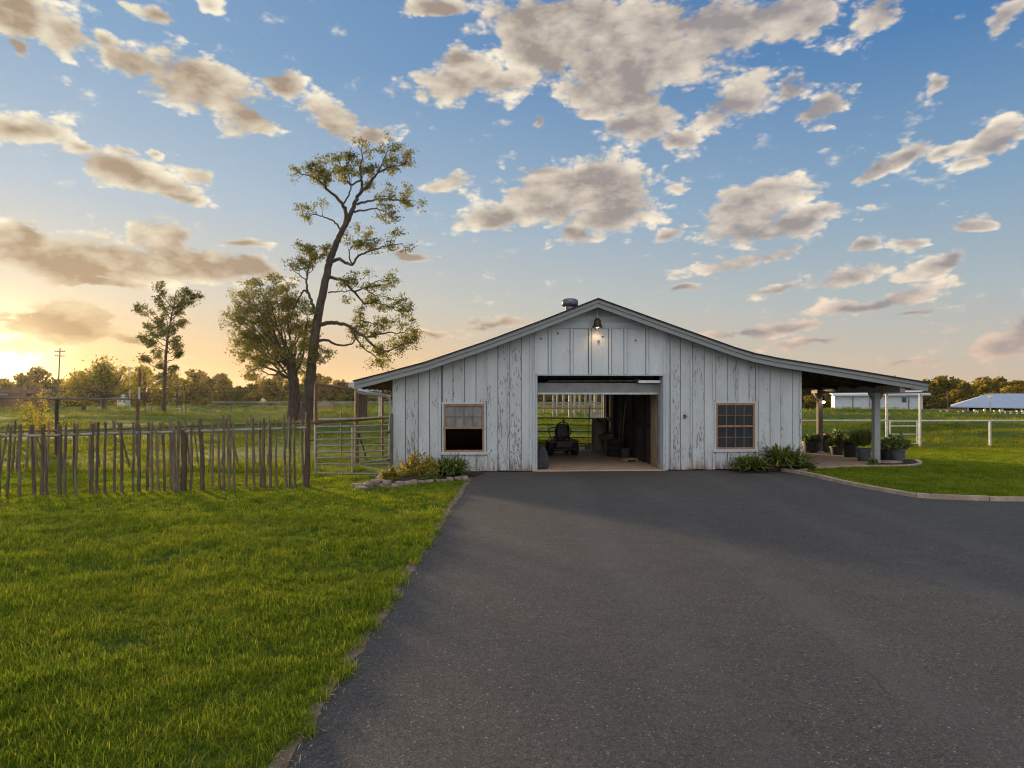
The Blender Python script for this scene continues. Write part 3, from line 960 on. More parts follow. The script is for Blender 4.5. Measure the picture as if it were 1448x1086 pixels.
# battens
mb = MB(); mbr = MB(); mbl = mb
for i, px in enumerate((589, 622, 655.3, 686.7, 719, 750.5, 949.5, 976.8, 1009, 1041.5, 1070, 1104.5, 1131)):
    u = FP(px, 600)[0]; mb = mbl if u < 0 else mbr
    mb.cr = RS.random()
    segs = [(.03, None)]
    for (h0, h1, z0, z1) in (WL, WR):
        if h0 - .06 < u < h1 + .06:
            segs = [(.03, z0 - .09), (z1 + .05, None)]
    for z0, z1 in segs:
        w_ = .027 + RS.uniform(-.004, .006)
        if z1 is None: mb.slant(u - w_, u + w_, -.046, -.028, z0, rz_(u - w_) - .11, rz_(u + w_) - .11)
        else: mb.box(u - w_, u + w_, -.046, -.028, z0, z1)
mbl.build('battens', M['siding'], fw); mbr.build('battens', M['siding'], fw2)
gw = gb.build('gable_panel', [M['gable']], barn)
mb = MB()
for u in mid + [OPL + .02, OPR - .02]:
    mb.cr = RS.random(); w_ = .034
    mb.box(u - w_, u + w_, -.048, -.024, OPZ + .004, min(GBZ, rz_(u - .04) - .11, rz_(u + .04) - .11))
mb.cr = .2
mb.build('gable_battens', M['gable'], gw)
# horizontal boards in the peak, with the ledger under them
mb = MB(); z = GBZ
mb.cr = .5
while z < rz_(.0) - .12:
    z1 = min(z + .17, rz_(0) - .11)
    ext = lambda zz: [u * .01 for u in range(-400, 400) if rz_(u * .01) - .10 > zz]
    lo, hi = ext(z + .006), ext(z1)
    if not lo: break
    if not hi: hi = [(lo[0] + lo[-1]) / 2] * 2
    mb.cr = RS.random()
    mb.ext([(lo[0], z + .006), (lo[-1], z + .006), (hi[-1] + .005, z1), (hi[0] - .005, z1)], -.018, .004); z = z1
mb.build('peak_boards', M['gable'], gw)
mb = MB(); mb.box(-1.35, 1.45, -.058, -.019, GBZ - .035, GBZ + .045)
mb.build('ledger', M['trim'], gw)
# screws and a knob on the gable
for px, py in ((788.5, 471.5), (765, 479), (898.5, 481.5), (852, 476)):
    u, z = FP(px, py); mb = MB(); mb.lathe([(.022, -.02), (.022, .02)], 8, (u, -.03, z))
    mb.build('knot_hole', M['black'], gw)
mb = MB(); u, z = FP(845.8, 482); mb.lathe([(.0, -.035), (.03, -.02), (.035, 0), (.03, .02), (0, .035)], 10, (u, -.05, z))
mb.build('knob', M['metal'], gw, smooth=True)
mb = MB(); u, z = FP(967.5, 589); mb.box(u - .03, u + .03, -.06, -.022, z - .05, z + .06); mb.bar((u + .02, -.05, z), (u + .06, -.09, z + .02), .02, .02)
mb.build('latch_block', M['rust'], fw)
# backing behind the boards so that no daylight leaks
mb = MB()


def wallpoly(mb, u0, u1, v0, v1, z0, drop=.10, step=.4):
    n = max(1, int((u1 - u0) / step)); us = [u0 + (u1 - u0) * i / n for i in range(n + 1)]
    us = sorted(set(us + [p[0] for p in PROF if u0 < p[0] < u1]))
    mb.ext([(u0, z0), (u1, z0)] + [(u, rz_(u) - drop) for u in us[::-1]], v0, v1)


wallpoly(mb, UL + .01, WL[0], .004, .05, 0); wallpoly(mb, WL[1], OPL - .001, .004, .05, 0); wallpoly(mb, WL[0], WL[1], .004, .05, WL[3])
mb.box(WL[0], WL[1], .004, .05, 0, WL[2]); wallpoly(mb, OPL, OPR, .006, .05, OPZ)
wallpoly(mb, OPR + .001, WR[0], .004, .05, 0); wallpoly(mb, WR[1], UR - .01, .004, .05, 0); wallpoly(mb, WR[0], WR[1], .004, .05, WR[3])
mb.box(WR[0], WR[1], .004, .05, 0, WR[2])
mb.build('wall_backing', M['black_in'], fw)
# side walls and back wall
for u0, u1 in ((UL, UL + .05), (UR - .05, UR)):
    mb = MB(); v = .0
    while v < BD - .01:
        v1 = min(v + .33, BD); mb.cr = RS.random()
        zz = min(rz_(u0), rz_(u1)) - .15
        mb.box(u0, u1, v + .004, v1 - .004, .02, zz); v = v1
    mb.build('wall', M['siding'], barn)
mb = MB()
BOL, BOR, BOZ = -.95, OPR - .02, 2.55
wallpoly(mb, UL, BOL, BD, BD + .1, 0); wallpoly(mb, BOR, UR, BD, BD + .1, 0); mb.cm = 1; mb.box(UL + .06, OPL - .13, BD - .06, BD - .002, .02, 2.4); mb.box(BOR + .14, UR - .06, BD - .06, BD - .002, .02, 2.4); mb.cm = 0; wallpoly(mb, BOL, BOR, BD, BD + .1, BOZ)  # near-black lining puts the shade of the side rooms into the colour
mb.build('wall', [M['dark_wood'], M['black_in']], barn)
# aisle walls inside
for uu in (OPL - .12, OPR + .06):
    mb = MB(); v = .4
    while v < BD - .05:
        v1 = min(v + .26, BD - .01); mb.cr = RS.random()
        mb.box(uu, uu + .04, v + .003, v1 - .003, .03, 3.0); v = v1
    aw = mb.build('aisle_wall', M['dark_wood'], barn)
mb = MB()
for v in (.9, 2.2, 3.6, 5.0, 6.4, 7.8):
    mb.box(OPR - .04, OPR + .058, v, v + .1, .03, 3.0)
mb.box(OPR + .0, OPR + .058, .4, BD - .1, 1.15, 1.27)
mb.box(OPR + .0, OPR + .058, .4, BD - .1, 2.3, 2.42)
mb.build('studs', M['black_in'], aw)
# unseen boards added behind the rear opening to block sun on the aisle wall
mb = MB(); v = BD + .12
while v < BD + 4.2:
    mb.cr = RS.random(); mb.box(-1.2, -1.15, v + .003, v + .257, .0, 3.1); v += .26
mb.build('sun_blocker', M['dark_wood'], barn)
# tan door standing against the right aisle wall near the front
mb = MB()
mb.box(OPR - .06, OPR - .02, .62, 1.25, .03, 2.15)
mb.box(OPR - .075, OPR - .062, .72, 1.15, .25, 1.0); mb.box(OPR - .075, OPR - .062, .72, 1.15, 1.12, 2.0)
mb.build('inner_door', M['tan_wood'], barn, bevel=.006)
# jambs of the big opening
mb = MB()
mb.box(OPL - .001, OPL + .055, -.03, .30, .015, OPZ - .002); mb.cr = .3; mb.box(OPL - .09, OPL - .004, -.05, -.022, .015, OPZ + .05)
mb.build('door_jamb', M['trim'], barn, bevel=.005); mb = MB(); mb.cr = .7
mb.box(OPR - .05, OPR + .002, -.035, .36, .015, OPZ - .002); mb.cr = .3
mb.box(OPR + .004, OPR + .09, -.05, -.022, .015, OPZ + .05)
mb.build('door_jamb', M['trim'], barn, bevel=.005)
mb = MB(); mb.box(OPL - .002, OPR + .002, -.04, .0, OPZ - .035, OPZ - .003)
mb.build('lintel', M['trim'], barn)
# garage door, rolled up, its lowest panel hanging in view
mb = MB()
gz0, gz1 = CH - (558 - HY) / F * 19.5, CH - (541.5 - HY) / F * 19.5
mb.box(OPL + .06, OPR - .055, .34, .38, gz0 + .05, gz1)
for i in range(1, 4): 
    uu = OPL + (OPR - OPL) * i / 4; mb.box(uu - .012, uu + .012, .325, .338, gz0 + .055, gz1 - .005)
gd = mb.build('garage_door', M['door_panel'], barn)
mb = MB(); mb.box(OPL + .06, OPR - .055, .318, .385, gz0, gz0 + .055); mb.build('bottom_rail', M['metal'], gd, bevel=.008)
mb = MB(); mb.tube([(OPL + .4, .3, gz1 + .05), (OPR - .5, .3, gz1 + .06)], .012); mb.build('rod', M['metal'], gd)
for u in (OPL + .075, OPR - .08):
    mb = MB(); mb.box(u - .012, u + .012, .30, .335, .02, 2.55)
    mb.bar((u, .33, 2.5), (u, 3.0, 2.62), .03, .05)
    mb.build('door_track', M['metal'], gd)
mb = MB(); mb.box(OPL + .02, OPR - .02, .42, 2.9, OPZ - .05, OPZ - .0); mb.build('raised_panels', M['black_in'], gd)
# concrete floor
mb = MB(); mb.box(OPL - .07, OPR + .05, -.03, BD + .3, -.05, .022)
mb.build('floor', M['concrete'], barn, bevel=.01)
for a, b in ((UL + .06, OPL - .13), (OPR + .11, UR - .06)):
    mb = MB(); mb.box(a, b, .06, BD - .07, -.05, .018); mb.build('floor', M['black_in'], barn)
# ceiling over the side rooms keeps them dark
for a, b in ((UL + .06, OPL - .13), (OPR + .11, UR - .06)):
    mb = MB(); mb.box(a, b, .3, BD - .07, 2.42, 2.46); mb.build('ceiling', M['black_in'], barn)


def window(W, upper_pane, lower_pane, lower_open):
    u0, u1, z0, z1 = W
    f = MB(); fd = .05
    f.box(u0 + .028, u0 + .028 + fd, -.045, .03, z0 + .03, z1 - .028); f.box(u1 - .028 - fd, u1 - .028, -.045, .03, z0 + .03, z1 - .028)
    a, b = u0 + .028 + fd, u1 - .028 - fd
    f.box(a, b, -.044, .03, z1 - .028 - fd, z1 - .028); f.box(a, b, -.044, .03, z0 + .03, z0 + .03 + fd)
    win = f.build('window', M['frame'], barn, bevel=.004)
    tr = MB(); tr.cr = .2
    tr.box(u0 - .02, u0 + .026, -.052, .0, z0 - .0, z1 + .0); tr.box(u1 - .026, u1 + .02, -.052, .0, z0 - .0, z1 + .0)
    tr.box(u0 - .03, u1 + .03, -.055, .0, z1 - .026, z1 + .022)
    tr.build('casing', M['trim'], win, bevel=.004)
    s = MB(); s.box(u0 - .07, u1 + .07, -.085, -.0, z0 - .045, z0 + .028); s.build('sill', M['trim'], win, bevel=.006)
    zi0, zi1 = z0 + .03 + fd, z1 - .028 - fd
    zm = (zi0 + zi1) / 2
    mr = MB(); mr.box(a, b, -.034, .02, zm - .025, zm + .025); mr.build('meeting_rail', M['frame'], win, bevel=.003)
    for (p0, p1, pane, op) in ((zm + .025, zi1, upper_pane, False), (zi0, zm - .025, lower_pane, lower_open)):
        if op: continue
        mu = MB()
        for i in range(1, 4):
            uu = a + (b - a) * i / 4; mu.box(uu - .009, uu + .009, -.02, .004, p0, p1)
        zz = (p0 + p1) / 2; 
        for i in range(4):
            ua = a + (b - a) * i / 4 + .0095; ub = a + (b - a) * (i + 1) / 4 - .0095
            mu.box(ua, ub, -.019, .004, zz - .008, zz + .008)
        mu.build('muntins', M['muntin'], win)
        pn = MB(); pn.box(a, b, .005, .009, p0, p1); pn.build('pane', pane, win)
    return win


w1 = window(WL, M['glass_pale'], None, True); w1['label'] = 'wooden sash window with pale dusty upper panes and open black lower half'
w2 = window(WR, M['glass_dark'], M['glass_dark'], False); w2['label'] = 'closed sash window with dark panes in both halves'

# downspout at the left corner
mb = MB()
gx, gz = top[0]
mb.tube(catmull([(gx + .03, RV + .08, gz - .16), (gx + .05, RV + .08, gz - .28), (gx + .22, RV + .14, gz - .36), (UL - .22, -.12, gz - .42), (UL - .07, -.06, gz - .52), (UL - .06, -.05, gz - .75), (UL - .06, -.05, .1)], 5), .035, 8)
mb.build('downspout', M['fascia'], barn, smooth=True)
# porch posts with corbels and the beams they carry
mb = MB()
zb = rz_(8.8) - .16
mb.bar((8.56, RV + .06, zb - .1), (9.22, BD + .3, zb - .1), .14, .2)
bm = mb.build('porch_beam', M['soffit'], barn)
for v in (BD - .2, 5.0):
    mb = MB(); mb.bar((UR + .02, v, 2.24), (8.72, v, 2.24), .12, .22); mb.build('cross_beam', M['soffit'], barn)
PU = {.92: 8.63, 5.0: 9.06}
for v in (.92, 5.0):
    pu_ = PU[v]; mb = MB(); w_ = .09 if v < 2 else .085
    mb.box(pu_ - w_, pu_ + w_, v - w_, v + w_, .03, zb - .2)
    p_ = mb.build('porch_post', M['post'] if v < 2 else M['post_brown'], barn, bevel=.012)
    for s in (-1, 1):
        mb = MB(); mb.ext([(pu_ + s * w_, zb - .2), (pu_ + s * (w_ + .14), zb - .2), (pu_ + s * (w_ + .09), zb - .3), (pu_ + s * w_, zb - .44)][::s], v - .07, v + .07)
        mb.build('corbel', M['soffit'], p_, bevel=.008)
    mb = MB(); mb.box(pu_ - w_ - .03, pu_ + w_ + .03, v - w_ - .03, v + w_ + .03, .02, .11); mb.build('post_base', M['kerb'], p_, bevel=.01)

# roof vent behind the ridge line on the left slope
u, z = FP(806, 436, 1.6)
vent = MB()
vent.lathe([(.15, -.5), (.15, .12)], 18, (0, 0, 0))
ve = vent.build('roof_vent', M['zinc'], roof, loc=(u, 1.6, z), smooth=True)
vent = MB()
vent.lathe([(.0, .05), (.22, .06), (.25, .09), (.25, .2), (.24, .235), (.19, .275), (.1, .295), (0, .30)], 20, (u, 1.6, z))
vent.build('vent_cap', M['zinc'], roof, smooth=True)


# gable lamp on a short stem
def lamp(name, label, u, v, ztop, zb, sc_, group=None, bracket=None):
    L = thing(name, label, 'lamp', B2W(u, v, zb), BA, group)
    m_ = MB(); m_.tube([(0, 0, .12 * sc_), (0, 0, ztop - zb)], .016 * sc_, 8); m_.build('stem', M['trim'], L)
    m_ = MB(); m_.lathe([(.115 * sc_, -.005), (.112 * sc_, .005), (.075 * sc_, .09 * sc_), (.07 * sc_, .16 * sc_), (.045 * sc_, .19 * sc_), (.02 * sc_, .21 * sc_)], 20)
    o = m_.build('lamp_shade', M['lamp_shade'], L, smooth=True)
    m_ = MB(); m_.lathe([(.0, -.012 * sc_), (.05 * sc_, .0), (.075 * sc_, .02 * sc_), (.06 * sc_, .05 * sc_), (0, .07 * sc_)], 14); m_.build('bulb', M['bulb'], L, smooth=True)
    return L


lu, lz = FP(844.8, 463, -.22)
lamp('gable_lamp', 'small lit lamp hanging on a stem below the barn ridge', lu, -.22, rz_(0) - .1, lz, 1.25)
pl = D(1161.5, 566, 24.3); rel = pl - BO
pu, pv = rel.dot(BU), rel.dot(BV)
PL = lamp('porch_lamp', 'small lit lamp on the rear porch post', 9.06, 4.72, zb - .12, pl.z - .02, .8)
m_ = MB(); m_.lathe([(0, -.10), (.035, -.085), (.05, -.05), (.04, -.012)], 14); m_.build('bulb', M['bulb'], PL, smooth=True)
for nm, loc, en in (('gable_lamp_light', B2W(lu, -.22, lz - .05), 9), ('porch_lamp_light', B2W(9.06, 4.72, pl.z - .07), 2.5)):
    l = bpy.data.lights.new(nm, 'SPOT'); l.energy = en * (.34 if nm[0] == 'g' else .12); l.color = (1, .60, .28); l.spot_size = math.radians(135); l.spot_blend = .8; l.shadow_soft_size = .05
    o = bpy.data.objects.new(nm, l); COL.objects.link(o); o.location = loc; o.rotation_euler = (0, 0, 0)
# ------------------------------------------------------------------ trees
def rvec(r): 
    while True:
        v = Vector((r.uniform(-1, 1), r.uniform(-1, 1), r.uniform(-1, 1)))
        if .05 < v.length < 1: return v.normalized()


class Tree:
    def __init__(s, seed): s.r = random.Random(seed); s.mb = MB(); s.tufts = []; s.nr = np.random.default_rng(seed)

    def limb(s, pts, r0, r1, n=7, wob=.0, sub=5):
        P = catmull(pts, sub)
        L = len(P)
        if wob: P = [p + rvec(s.r) * wob * (0 if i in (0,) else 1) for i, p in enumerate(P)]
        s.mb.tube(P, [r0 + (r1 - r0) * (i / (L - 1)) ** .85 for i in range(L)], n)
        return P

    def twigs(s, P, start, per, length, r, spread=.8, up=.25, tuft=.5, level=2, flat=.45, n=5):
        """side twigs along P from fraction start; tufts of leaves at their tips"""
        L = len(P)
        for i in range(int(L * start), L):
            cnt = per if s.r.random() < per - int(per) else int(per)
            cnt = int(per) + (1 if s.r.random() < per - int(per) else 0)
            d = (P[min(i + 1, L - 1)] - P[max(i - 1, 0)]).normalized()
            for _ in range(cnt):
                q = rvec(s.r); q = (q - d * q.dot(d)).normalized()
                dd = (d * s.r.uniform(.25, .9) + q * spread + Vector((0, 0, up))).normalized()
                ln = length * s.r.uniform(.5, 1.15) * (1.05 - .45 * (i / L))
                a = P[i]; b = a + dd * ln * .55 + rvec(s.r) * ln * .08; c = b + (dd + Vector((0, 0, s.r.uniform(-.15, .35)))).normalized() * ln * .45 + rvec(s.r) * ln * .06
                Q = catmull([a, b, c], 3)
                s.mb.tube(Q, [r * (1 - .75 * k / (len(Q) - 1)) for k in range(len(Q))], n, cap=False)
                if level > 1: s.twigs(Q, .4, .75, length * .48, r * .45, spread, up, tuft * .85, level - 1, flat, 4)
                s.tufts.append((c, tuft * s.r.uniform(.7, 1.2), flat))
                if s.r.random() < .5: s.tufts.append((b, tuft * s.r.uniform(.45, .8), flat))

    def leaves(s, per, size, dens=1.0):
        cs, rn = [], []
        for c, rad, flat in s.tufts:
            k = max(3, int(per * rad * rad * s.r.uniform(.6, 1.3) * dens))
            g_ = s.nr.normal(size=(k, 3)) * .5 * rad; g_[:, 2] *= flat * 1.5
            cs.append(np.array(c) + g_); rn.append(np.clip(s.nr.random(k) * .55 + s.r.random() * .45, 0, 1))
        cs = np.concatenate(cs); rn = np.concatenate(rn)
        return cs, size * s.nr.uniform(.6, 1.35, len(cs)), rn

    def make(s, name, label, cat, base, bark, leafm, per, size, group=None, aspect=.55, nrm=None):
        root = thing(name, label, cat, base, 0, group)
        bv = Vector(base)
        s.mb.v = [tuple(Vector(p) - bv) for p in s.mb.v]
        s.mb.build('trunk', bark, root, smooth=True)
        cs, sz, rn = s.leaves(per, size)
        leaf_mesh('crown', cs - np.array(bv), sz, leafm, root, aspect=aspect, rnd=rn)
        s.n = len(cs)
        return root


def zp(x, y): return (300 + x / 2.584, 180 + y / 2.584)       # positions in an enlarged view of the photo


# --- tall leaning tree
TY = 46.0
tr = Tree(21)


def TP(pts, spread=0.0, lead=0.0):
    """limb through photo positions, leaving the trunk plane by 'lead' metres as it goes out"""
    n = len(pts); out = []
    for i, p in enumerate(pts):
        q = D(*zp(*p), TY); f = i / max(1, n - 1)
        k = (TY + lead * f) / TY
        q = Vector((q.x * k, TY + lead * f, CH + (q.z - CH) * k)); out.append(q)
    return out


px = TY / F
trunk = tr.limb(TP([(344, 1085), (352, 980), (362, 880), (372, 790), (385, 700), (402, 620), (420, 530), (432, 480), (455, 420), (478, 375), (500, 330), (512, 300)]), 8.2 * px, 3.0 * px, 12, .03)
tr.mb.tube(catmull([D(*zp(335, 1110), TY), D(*zp(343, 1050), TY), D(*zp(352, 980), TY)], 4), [11.8 * px] * 2 + [10.4 * px] * 3 + [8.8 * px] * 2 + [7.6 * px] * 2, 12)
LIMBS = [  # points, lead, r0, r1 (photo px), leaf start
    ([(478, 375), (490, 315), (478, 285), (450, 252), (418, 225), (400, 205), (365, 180), (318, 170)], -1.2, 3.4, .6, .55),
    ([(512, 305), (528, 262), (545, 232), (545, 190), (540, 150), (548, 110), (545, 78)], .8, 3.2, .6, .3),
    ([(545, 238), (575, 205), (600, 172), (640, 150), (680, 140), (712, 132)], -.9, 2.4, .5, .3),
    ([(528, 282), (580, 268), (630, 262), (690, 268), (738, 268)], 1.6, 2.0, .4, .45),
    ([(468, 372), (445, 345), (410, 328), (375, 318), (335, 315)], 1.4, 1.6, .4, .45),
    ([(516, 308), (560, 302), (610, 300), (650, 318), (680, 345)], -1.6, 1.6, .4, .4),
    ([(545, 190), (510, 210), (490, 185), (470, 140), (460, 110)], 1.0, 1.6, .4, .3),
    ([(478, 285), (500, 245), (505, 210), (500, 170), (490, 130)], -1.0, 1.5, .4, .4),
    ([(600, 172), (625, 120), (640, 90), (650, 70)], .9, 1.2, .4, .2),
    ([(418, 225), (395, 165), (385, 150)], .5, 1.0, .4, .3),
    ([(440, 492), (465, 482), (490, 494), (512, 500), (530, 472), (560, 458), (600, 445), (650, 432), (700, 425)], -1.5, 2.8, .5, .5),
    ([(512, 500), (500, 455), (520, 430), (560, 420)], .8, 1.2, .4, .35),
    ([(432, 548), (475, 560), (505, 590), (530, 615), (560, 645), (600, 642), (650, 655), (690, 680)], 1.8, 2.6, .4, .45),
    ([(515, 600), (560, 585), (600, 565), (650, 560)], -1.4, 1.4, .4, .25),
    ([(560, 590), (590, 610), (640, 620), (690, 640)], .8, 1.0, .4, .3),
    ([(425, 605), (455, 600), (500, 598), (530, 575)], -1.2, 1.2, .4, .35),
    ([(386, 722), (430, 712), (470, 718), (510, 735), (560, 770), (600, 805), (650, 815), (700, 790), (735, 790)], -2.2, 3.4, .5, .48),
    ([(510, 735), (540, 790), (590, 835), (620, 860)], 1.0, 1.6, .4, .5),
    ([(560, 770), (620, 755), (680, 750), (725, 755)], 1.0, 1.6, .4, .25),
    ([(380, 785), (420, 778), (460, 795), (510, 790), (530, 750), (545, 705)], 1.9, 2.4, .4, .5),
    ([(545, 705), (580, 715), (610, 740)], .5, 1.0, .4, .1),
    ([(372, 680), (368, 650), (350, 605), (330, 600), (310, 640), (296, 668)], 1.0, 2.8, .6, .7),
    ([(348, 602), (345, 560), (352, 510), (365, 480), (350, 440)], -.8, 1.7, .4, .3),
    ([(352, 510), (385, 480), (410, 468)], .6, 1.0, .4, .25),
    ([(345, 560), (315, 535), (295, 520)], -.6, 1.0, .4, .25),
    ([(370, 800), (395, 830), (415, 860)], -1.0, 1.2, .4, .3),
]
for pts, lead, r0, r1, st in LIMBS:
    P = tr.limb(TP(pts, 0, lead), r0 * px, r1 * px, 7, .05)
    tr.twigs(P, st, .68, 1.2, .020, .75, .3, .36, 2, .36)
tall = tr.make('leaning_tree', 'tall sparse tree with a bare leaning trunk and tufted limbs', 'tree', (D(*zp(335, 1110), TY).x, TY, tzf(-13, TY) - .1), M['bark'], M['leaf_tall'], 215, .15, aspect=.5)
print('tall leaves', tr.n)

# --- bushy tree on its left
TY = 48.0; px = TY / F
tr = Tree(33)
trunk = tr.limb(TP([(300, 1110), (299, 1000), (297, 930), (292, 880), (284, 830)]), 9.0 * px, 5.5 * px, 12, .03)
tr.mb.tube(catmull([D(*zp(300, 1120), TY), D(*zp(300, 1060), TY), D(*zp(299, 1000), TY)], 4), [12.5 * px] * 3 + [10.5 * px] * 3 + [8.6 * px] * 3, 12)
tips = [(70, 700), (85, 640), (120, 600), (170, 575), (225, 570), (270, 590), (310, 640), (350, 690), (340, 760), (330, 830), (80, 770), (110, 830), (95, 700), (150, 650),
        (200, 620), (250, 640), (290, 700), (180, 700), (130, 740), (230, 720), (160, 800), (210, 790), (270, 780), (150, 880), (200, 860), (330, 720), (110, 680), (255, 850), (120, 790), (320, 870)]
rr = random.Random(8)
for i, (x, y) in enumerate(tips):
    f = rr.uniform(.0, .75)
    sx, sy = 297 - 12 * f, 935 - 130 * f
    mx, my = sx + (x - sx) * .45 + rr.uniform(-15, 15), sy + (y - sy) * .5 + rr.uniform(-10, 25)
    P = tr.limb(TP([(sx, sy), (mx, my), (x + (mx - x) * .35, y + (my - y) * .3 - 5), (x, y)], 0, rr.uniform(-3.2, 3.2)), rr.uniform(1.3, 2.2) * px, .35 * px, 7, .09)
    tr.twigs(P, .38, .85, 1.15, .018, .9, .15, .40, 2, .45)
tr.make('bushy_tree', 'bushy olive green tree with a thick short trunk beside the leaning tree', 'tree', (D(*zp(300, 1115), TY).x, TY, tzf(-15, TY) - .1), M['bark'], M['leaf_oak'], 118, .16, aspect=.55)
print('bushy leaves', tr.n)

# --- slim tree on the left
TY = 78.0; px = TY / F
tr = Tree(44)


def zq(x, y): return (x / 4.525, 380 + y / 4.525)


def TQ(pts, lead=0.0):
    n = len(pts); out = []
    for i, p in enumerate(pts):
        f = i / max(1, n - 1); out.append(D(*zq(*p), TY) + Vector((0, lead * f, 0)))
    return out


tr.limb(TQ([(1046, 935), (1050, 800), (1056, 680), (1062, 560), (1072, 460), (1085, 370), (1100, 290), (1118, 210), (1128, 140)]), 2.9 * px, .6 * px, 9, .03)
for tip, y0 in [((1130, 118), 230), ((1255, 178), 300), ((1185, 150), 250), ((1050, 190), 320), ((985, 185), 330), ((1060, 130), 260), ((925, 262), 380), ((980, 262), 370), ((1195, 235), 330), ((1125, 270), 360), ((900, 375), 470), ((960, 340), 450),
                 ((1000, 330), 440), ((1185, 345), 440), ((1060, 400), 480), ((930, 470), 540), ((985, 450), 530), ((1165, 460), 520), ((1180, 400), 470), ((1150, 545), 590), ((1110, 490), 540), ((965, 585), 650), ((1010, 540), 600), ((1000, 610), 670), ((1130, 640), 700), ((940, 410), 510), ((1020, 260), 400), ((1140, 200), 300)]:
    x0 = 1046 + (935 - y0) * .09 if y0 > 460 else 1072 + (460 - y0) * .19
    P = tr.limb(TQ([(x0, y0), ((x0 + tip[0]) / 2, (y0 + tip[1]) / 2 + 14), tip], tr.r.uniform(-2, 2)), .95 * px, .25 * px, 5, .04)
    tr.twigs(P, .66, .9, .62, .03, .8, .1, .52, 1, .5)
tr.make('slim_tree', 'slim dark tree with a straight trunk and clumped foliage in the left pasture', 'tree', (D(*zq(1046, 925), TY).x, TY, tzf(-40, TY) - .1), M['bark'], M['leaf_pine'], 260, .25, aspect=.6)
print('slim leaves', tr.n)


def round_tree(name, label, x, y, h, rad, seed, leafm, size, nt=26, group=None, per=11, trunk_r=.3, low=.18):
    t_ = Tree(seed); z0 = tzf(x, y)
    b = Vector((x, y, z0 - .1))
    t_.limb([b, b + Vector((.05, 0, h * .2)), b + Vector((.1, .1, h * .42))], trunk_r, trunk_r * .6, 8, .02)
    for i in range(nt):
        a = t_.r.uniform(0, 2 * math.pi); e = t_.r.random() ** .8
        ph = math.radians(-14 + e * 104)
        tip = b + Vector((math.cos(a) * math.cos(ph) * rad, math.sin(a) * math.cos(ph) * rad, h * (low + .34) + math.sin(ph) * h * .46)) * 1.0
        tip += rvec(t_.r) * rad * .12
        s0 = b + Vector((.05, .05, h * t_.r.uniform(.14, .4)))
        P = t_.limb([s0, s0.lerp(tip, .5) + Vector((0, 0, -.05 * h)), tip], trunk_r * .35, .03, 5, .04, 4)
        t_.twigs(P, .45, 1.0, rad * .34, .03, .9, .1, rad * .24, 1, .7, 4)
    return t_.make(name, label, 'tree', b, M['bark'], leafm, per / (rad * .24) ** 2 * .9, size, group)


q = D(147, 545, 92)
round_tree('round_tree', 'round spreading tree glowing gold at the left edge of the pasture', q.x, 92, 6.3, 3.7, 5, M['leaf_oak'], .42, 46, per=13, trunk_r=.34, low=.1)
q = D(118, 556, 98); round_tree('round_tree', 'lower gold bush like tree on the left of the round spreading tree', q.x, 98, 5.0, 2.6, 6, M['leaf_gold'], .4, 26, per=11)
q = D(204, 552, 104); round_tree('round_tree', 'loose golden tree standing behind the slim dark tree', q.x, 104, 6.0, 2.4, 9, M['leaf_gold'], .36, 16, per=6, trunk_r=.2)
q = D(250, 552, 106); round_tree('round_tree', 'thin olive tree just right of the slim dark trunk', q.x, 106, 5.6, 2.2, 10, M['leaf_oak'], .36, 14, per=6, trunk_r=.2)
# young yellow sapling behind the stick fence
t_ = Tree(61); b = D(60, 640, 27); b.z = tzf(b.x, 27) - .05
for i in range(16):
    tip = b + Vector((t_.r.uniform(-.85, .85), t_.r.uniform(-.5, .5), t_.r.uniform(.9, 2.35)))
    P = t_.limb([b, b.lerp(tip, .5) + rvec(t_.r) * .08, tip], .014, .004, 4, .02)
    t_.twigs(P, .35, .8, .35, .005, .8, .2, .17, 1, .8, 3)
t_.make('sapling', 'thin young bush with yellow leaves behind the stick fence', 'bush', b, M['bark'], M['leaf_gold'], 420, .085)

# --- far wood: eight crowns, repeated in rows along the horizon
PROT = bpy.data.collections.new('wood_kinds')
for k in range(8):
    t_ = random.Random(100 + k); nr = np.random.default_rng(100 + k)
    cs, rn, nm = [], [], []
    nb = t_.randint(10, 16)
    tall_k = 1.0 + .5 * (k % 3)
    for j in range(nb):
        hh = t_.random()
        rr_ = (1 - abs(hh - .35) * 1.1) * (.95 if k % 3 else 1.25)
        c = np.array([t_.uniform(-1, 1) * rr_, t_.uniform(-1, 1) * rr_, .35 + hh * 1.35 * tall_k])
        n_ = t_.randint(60, 95); v_ = nr.normal(size=(n_, 3)); v_ /= np.linalg.norm(v_, axis=1, keepdims=True)
        rad = t_.uniform(.34, .6)
        p_ = c + v_ * rad * nr.uniform(.55, 1.08, (n_, 1)) * np.array([1, 1, .75])
        cs.append(p_); rn.append(np.clip(t_.uniform(0, .5) + nr.random(n_) * .5, 0, 1)); nm.append(v_)
    cs = np.concatenate(cs); rn = np.concatenate(rn); nm = np.concatenate(nm)
    o = leaf_mesh('wood_kind', cs * 2.6, nr.uniform(.4, .85, len(cs)), M['leaf_wood'], None, aspect=.8, rnd=rn, link=False)
    PROT.objects.link(o)


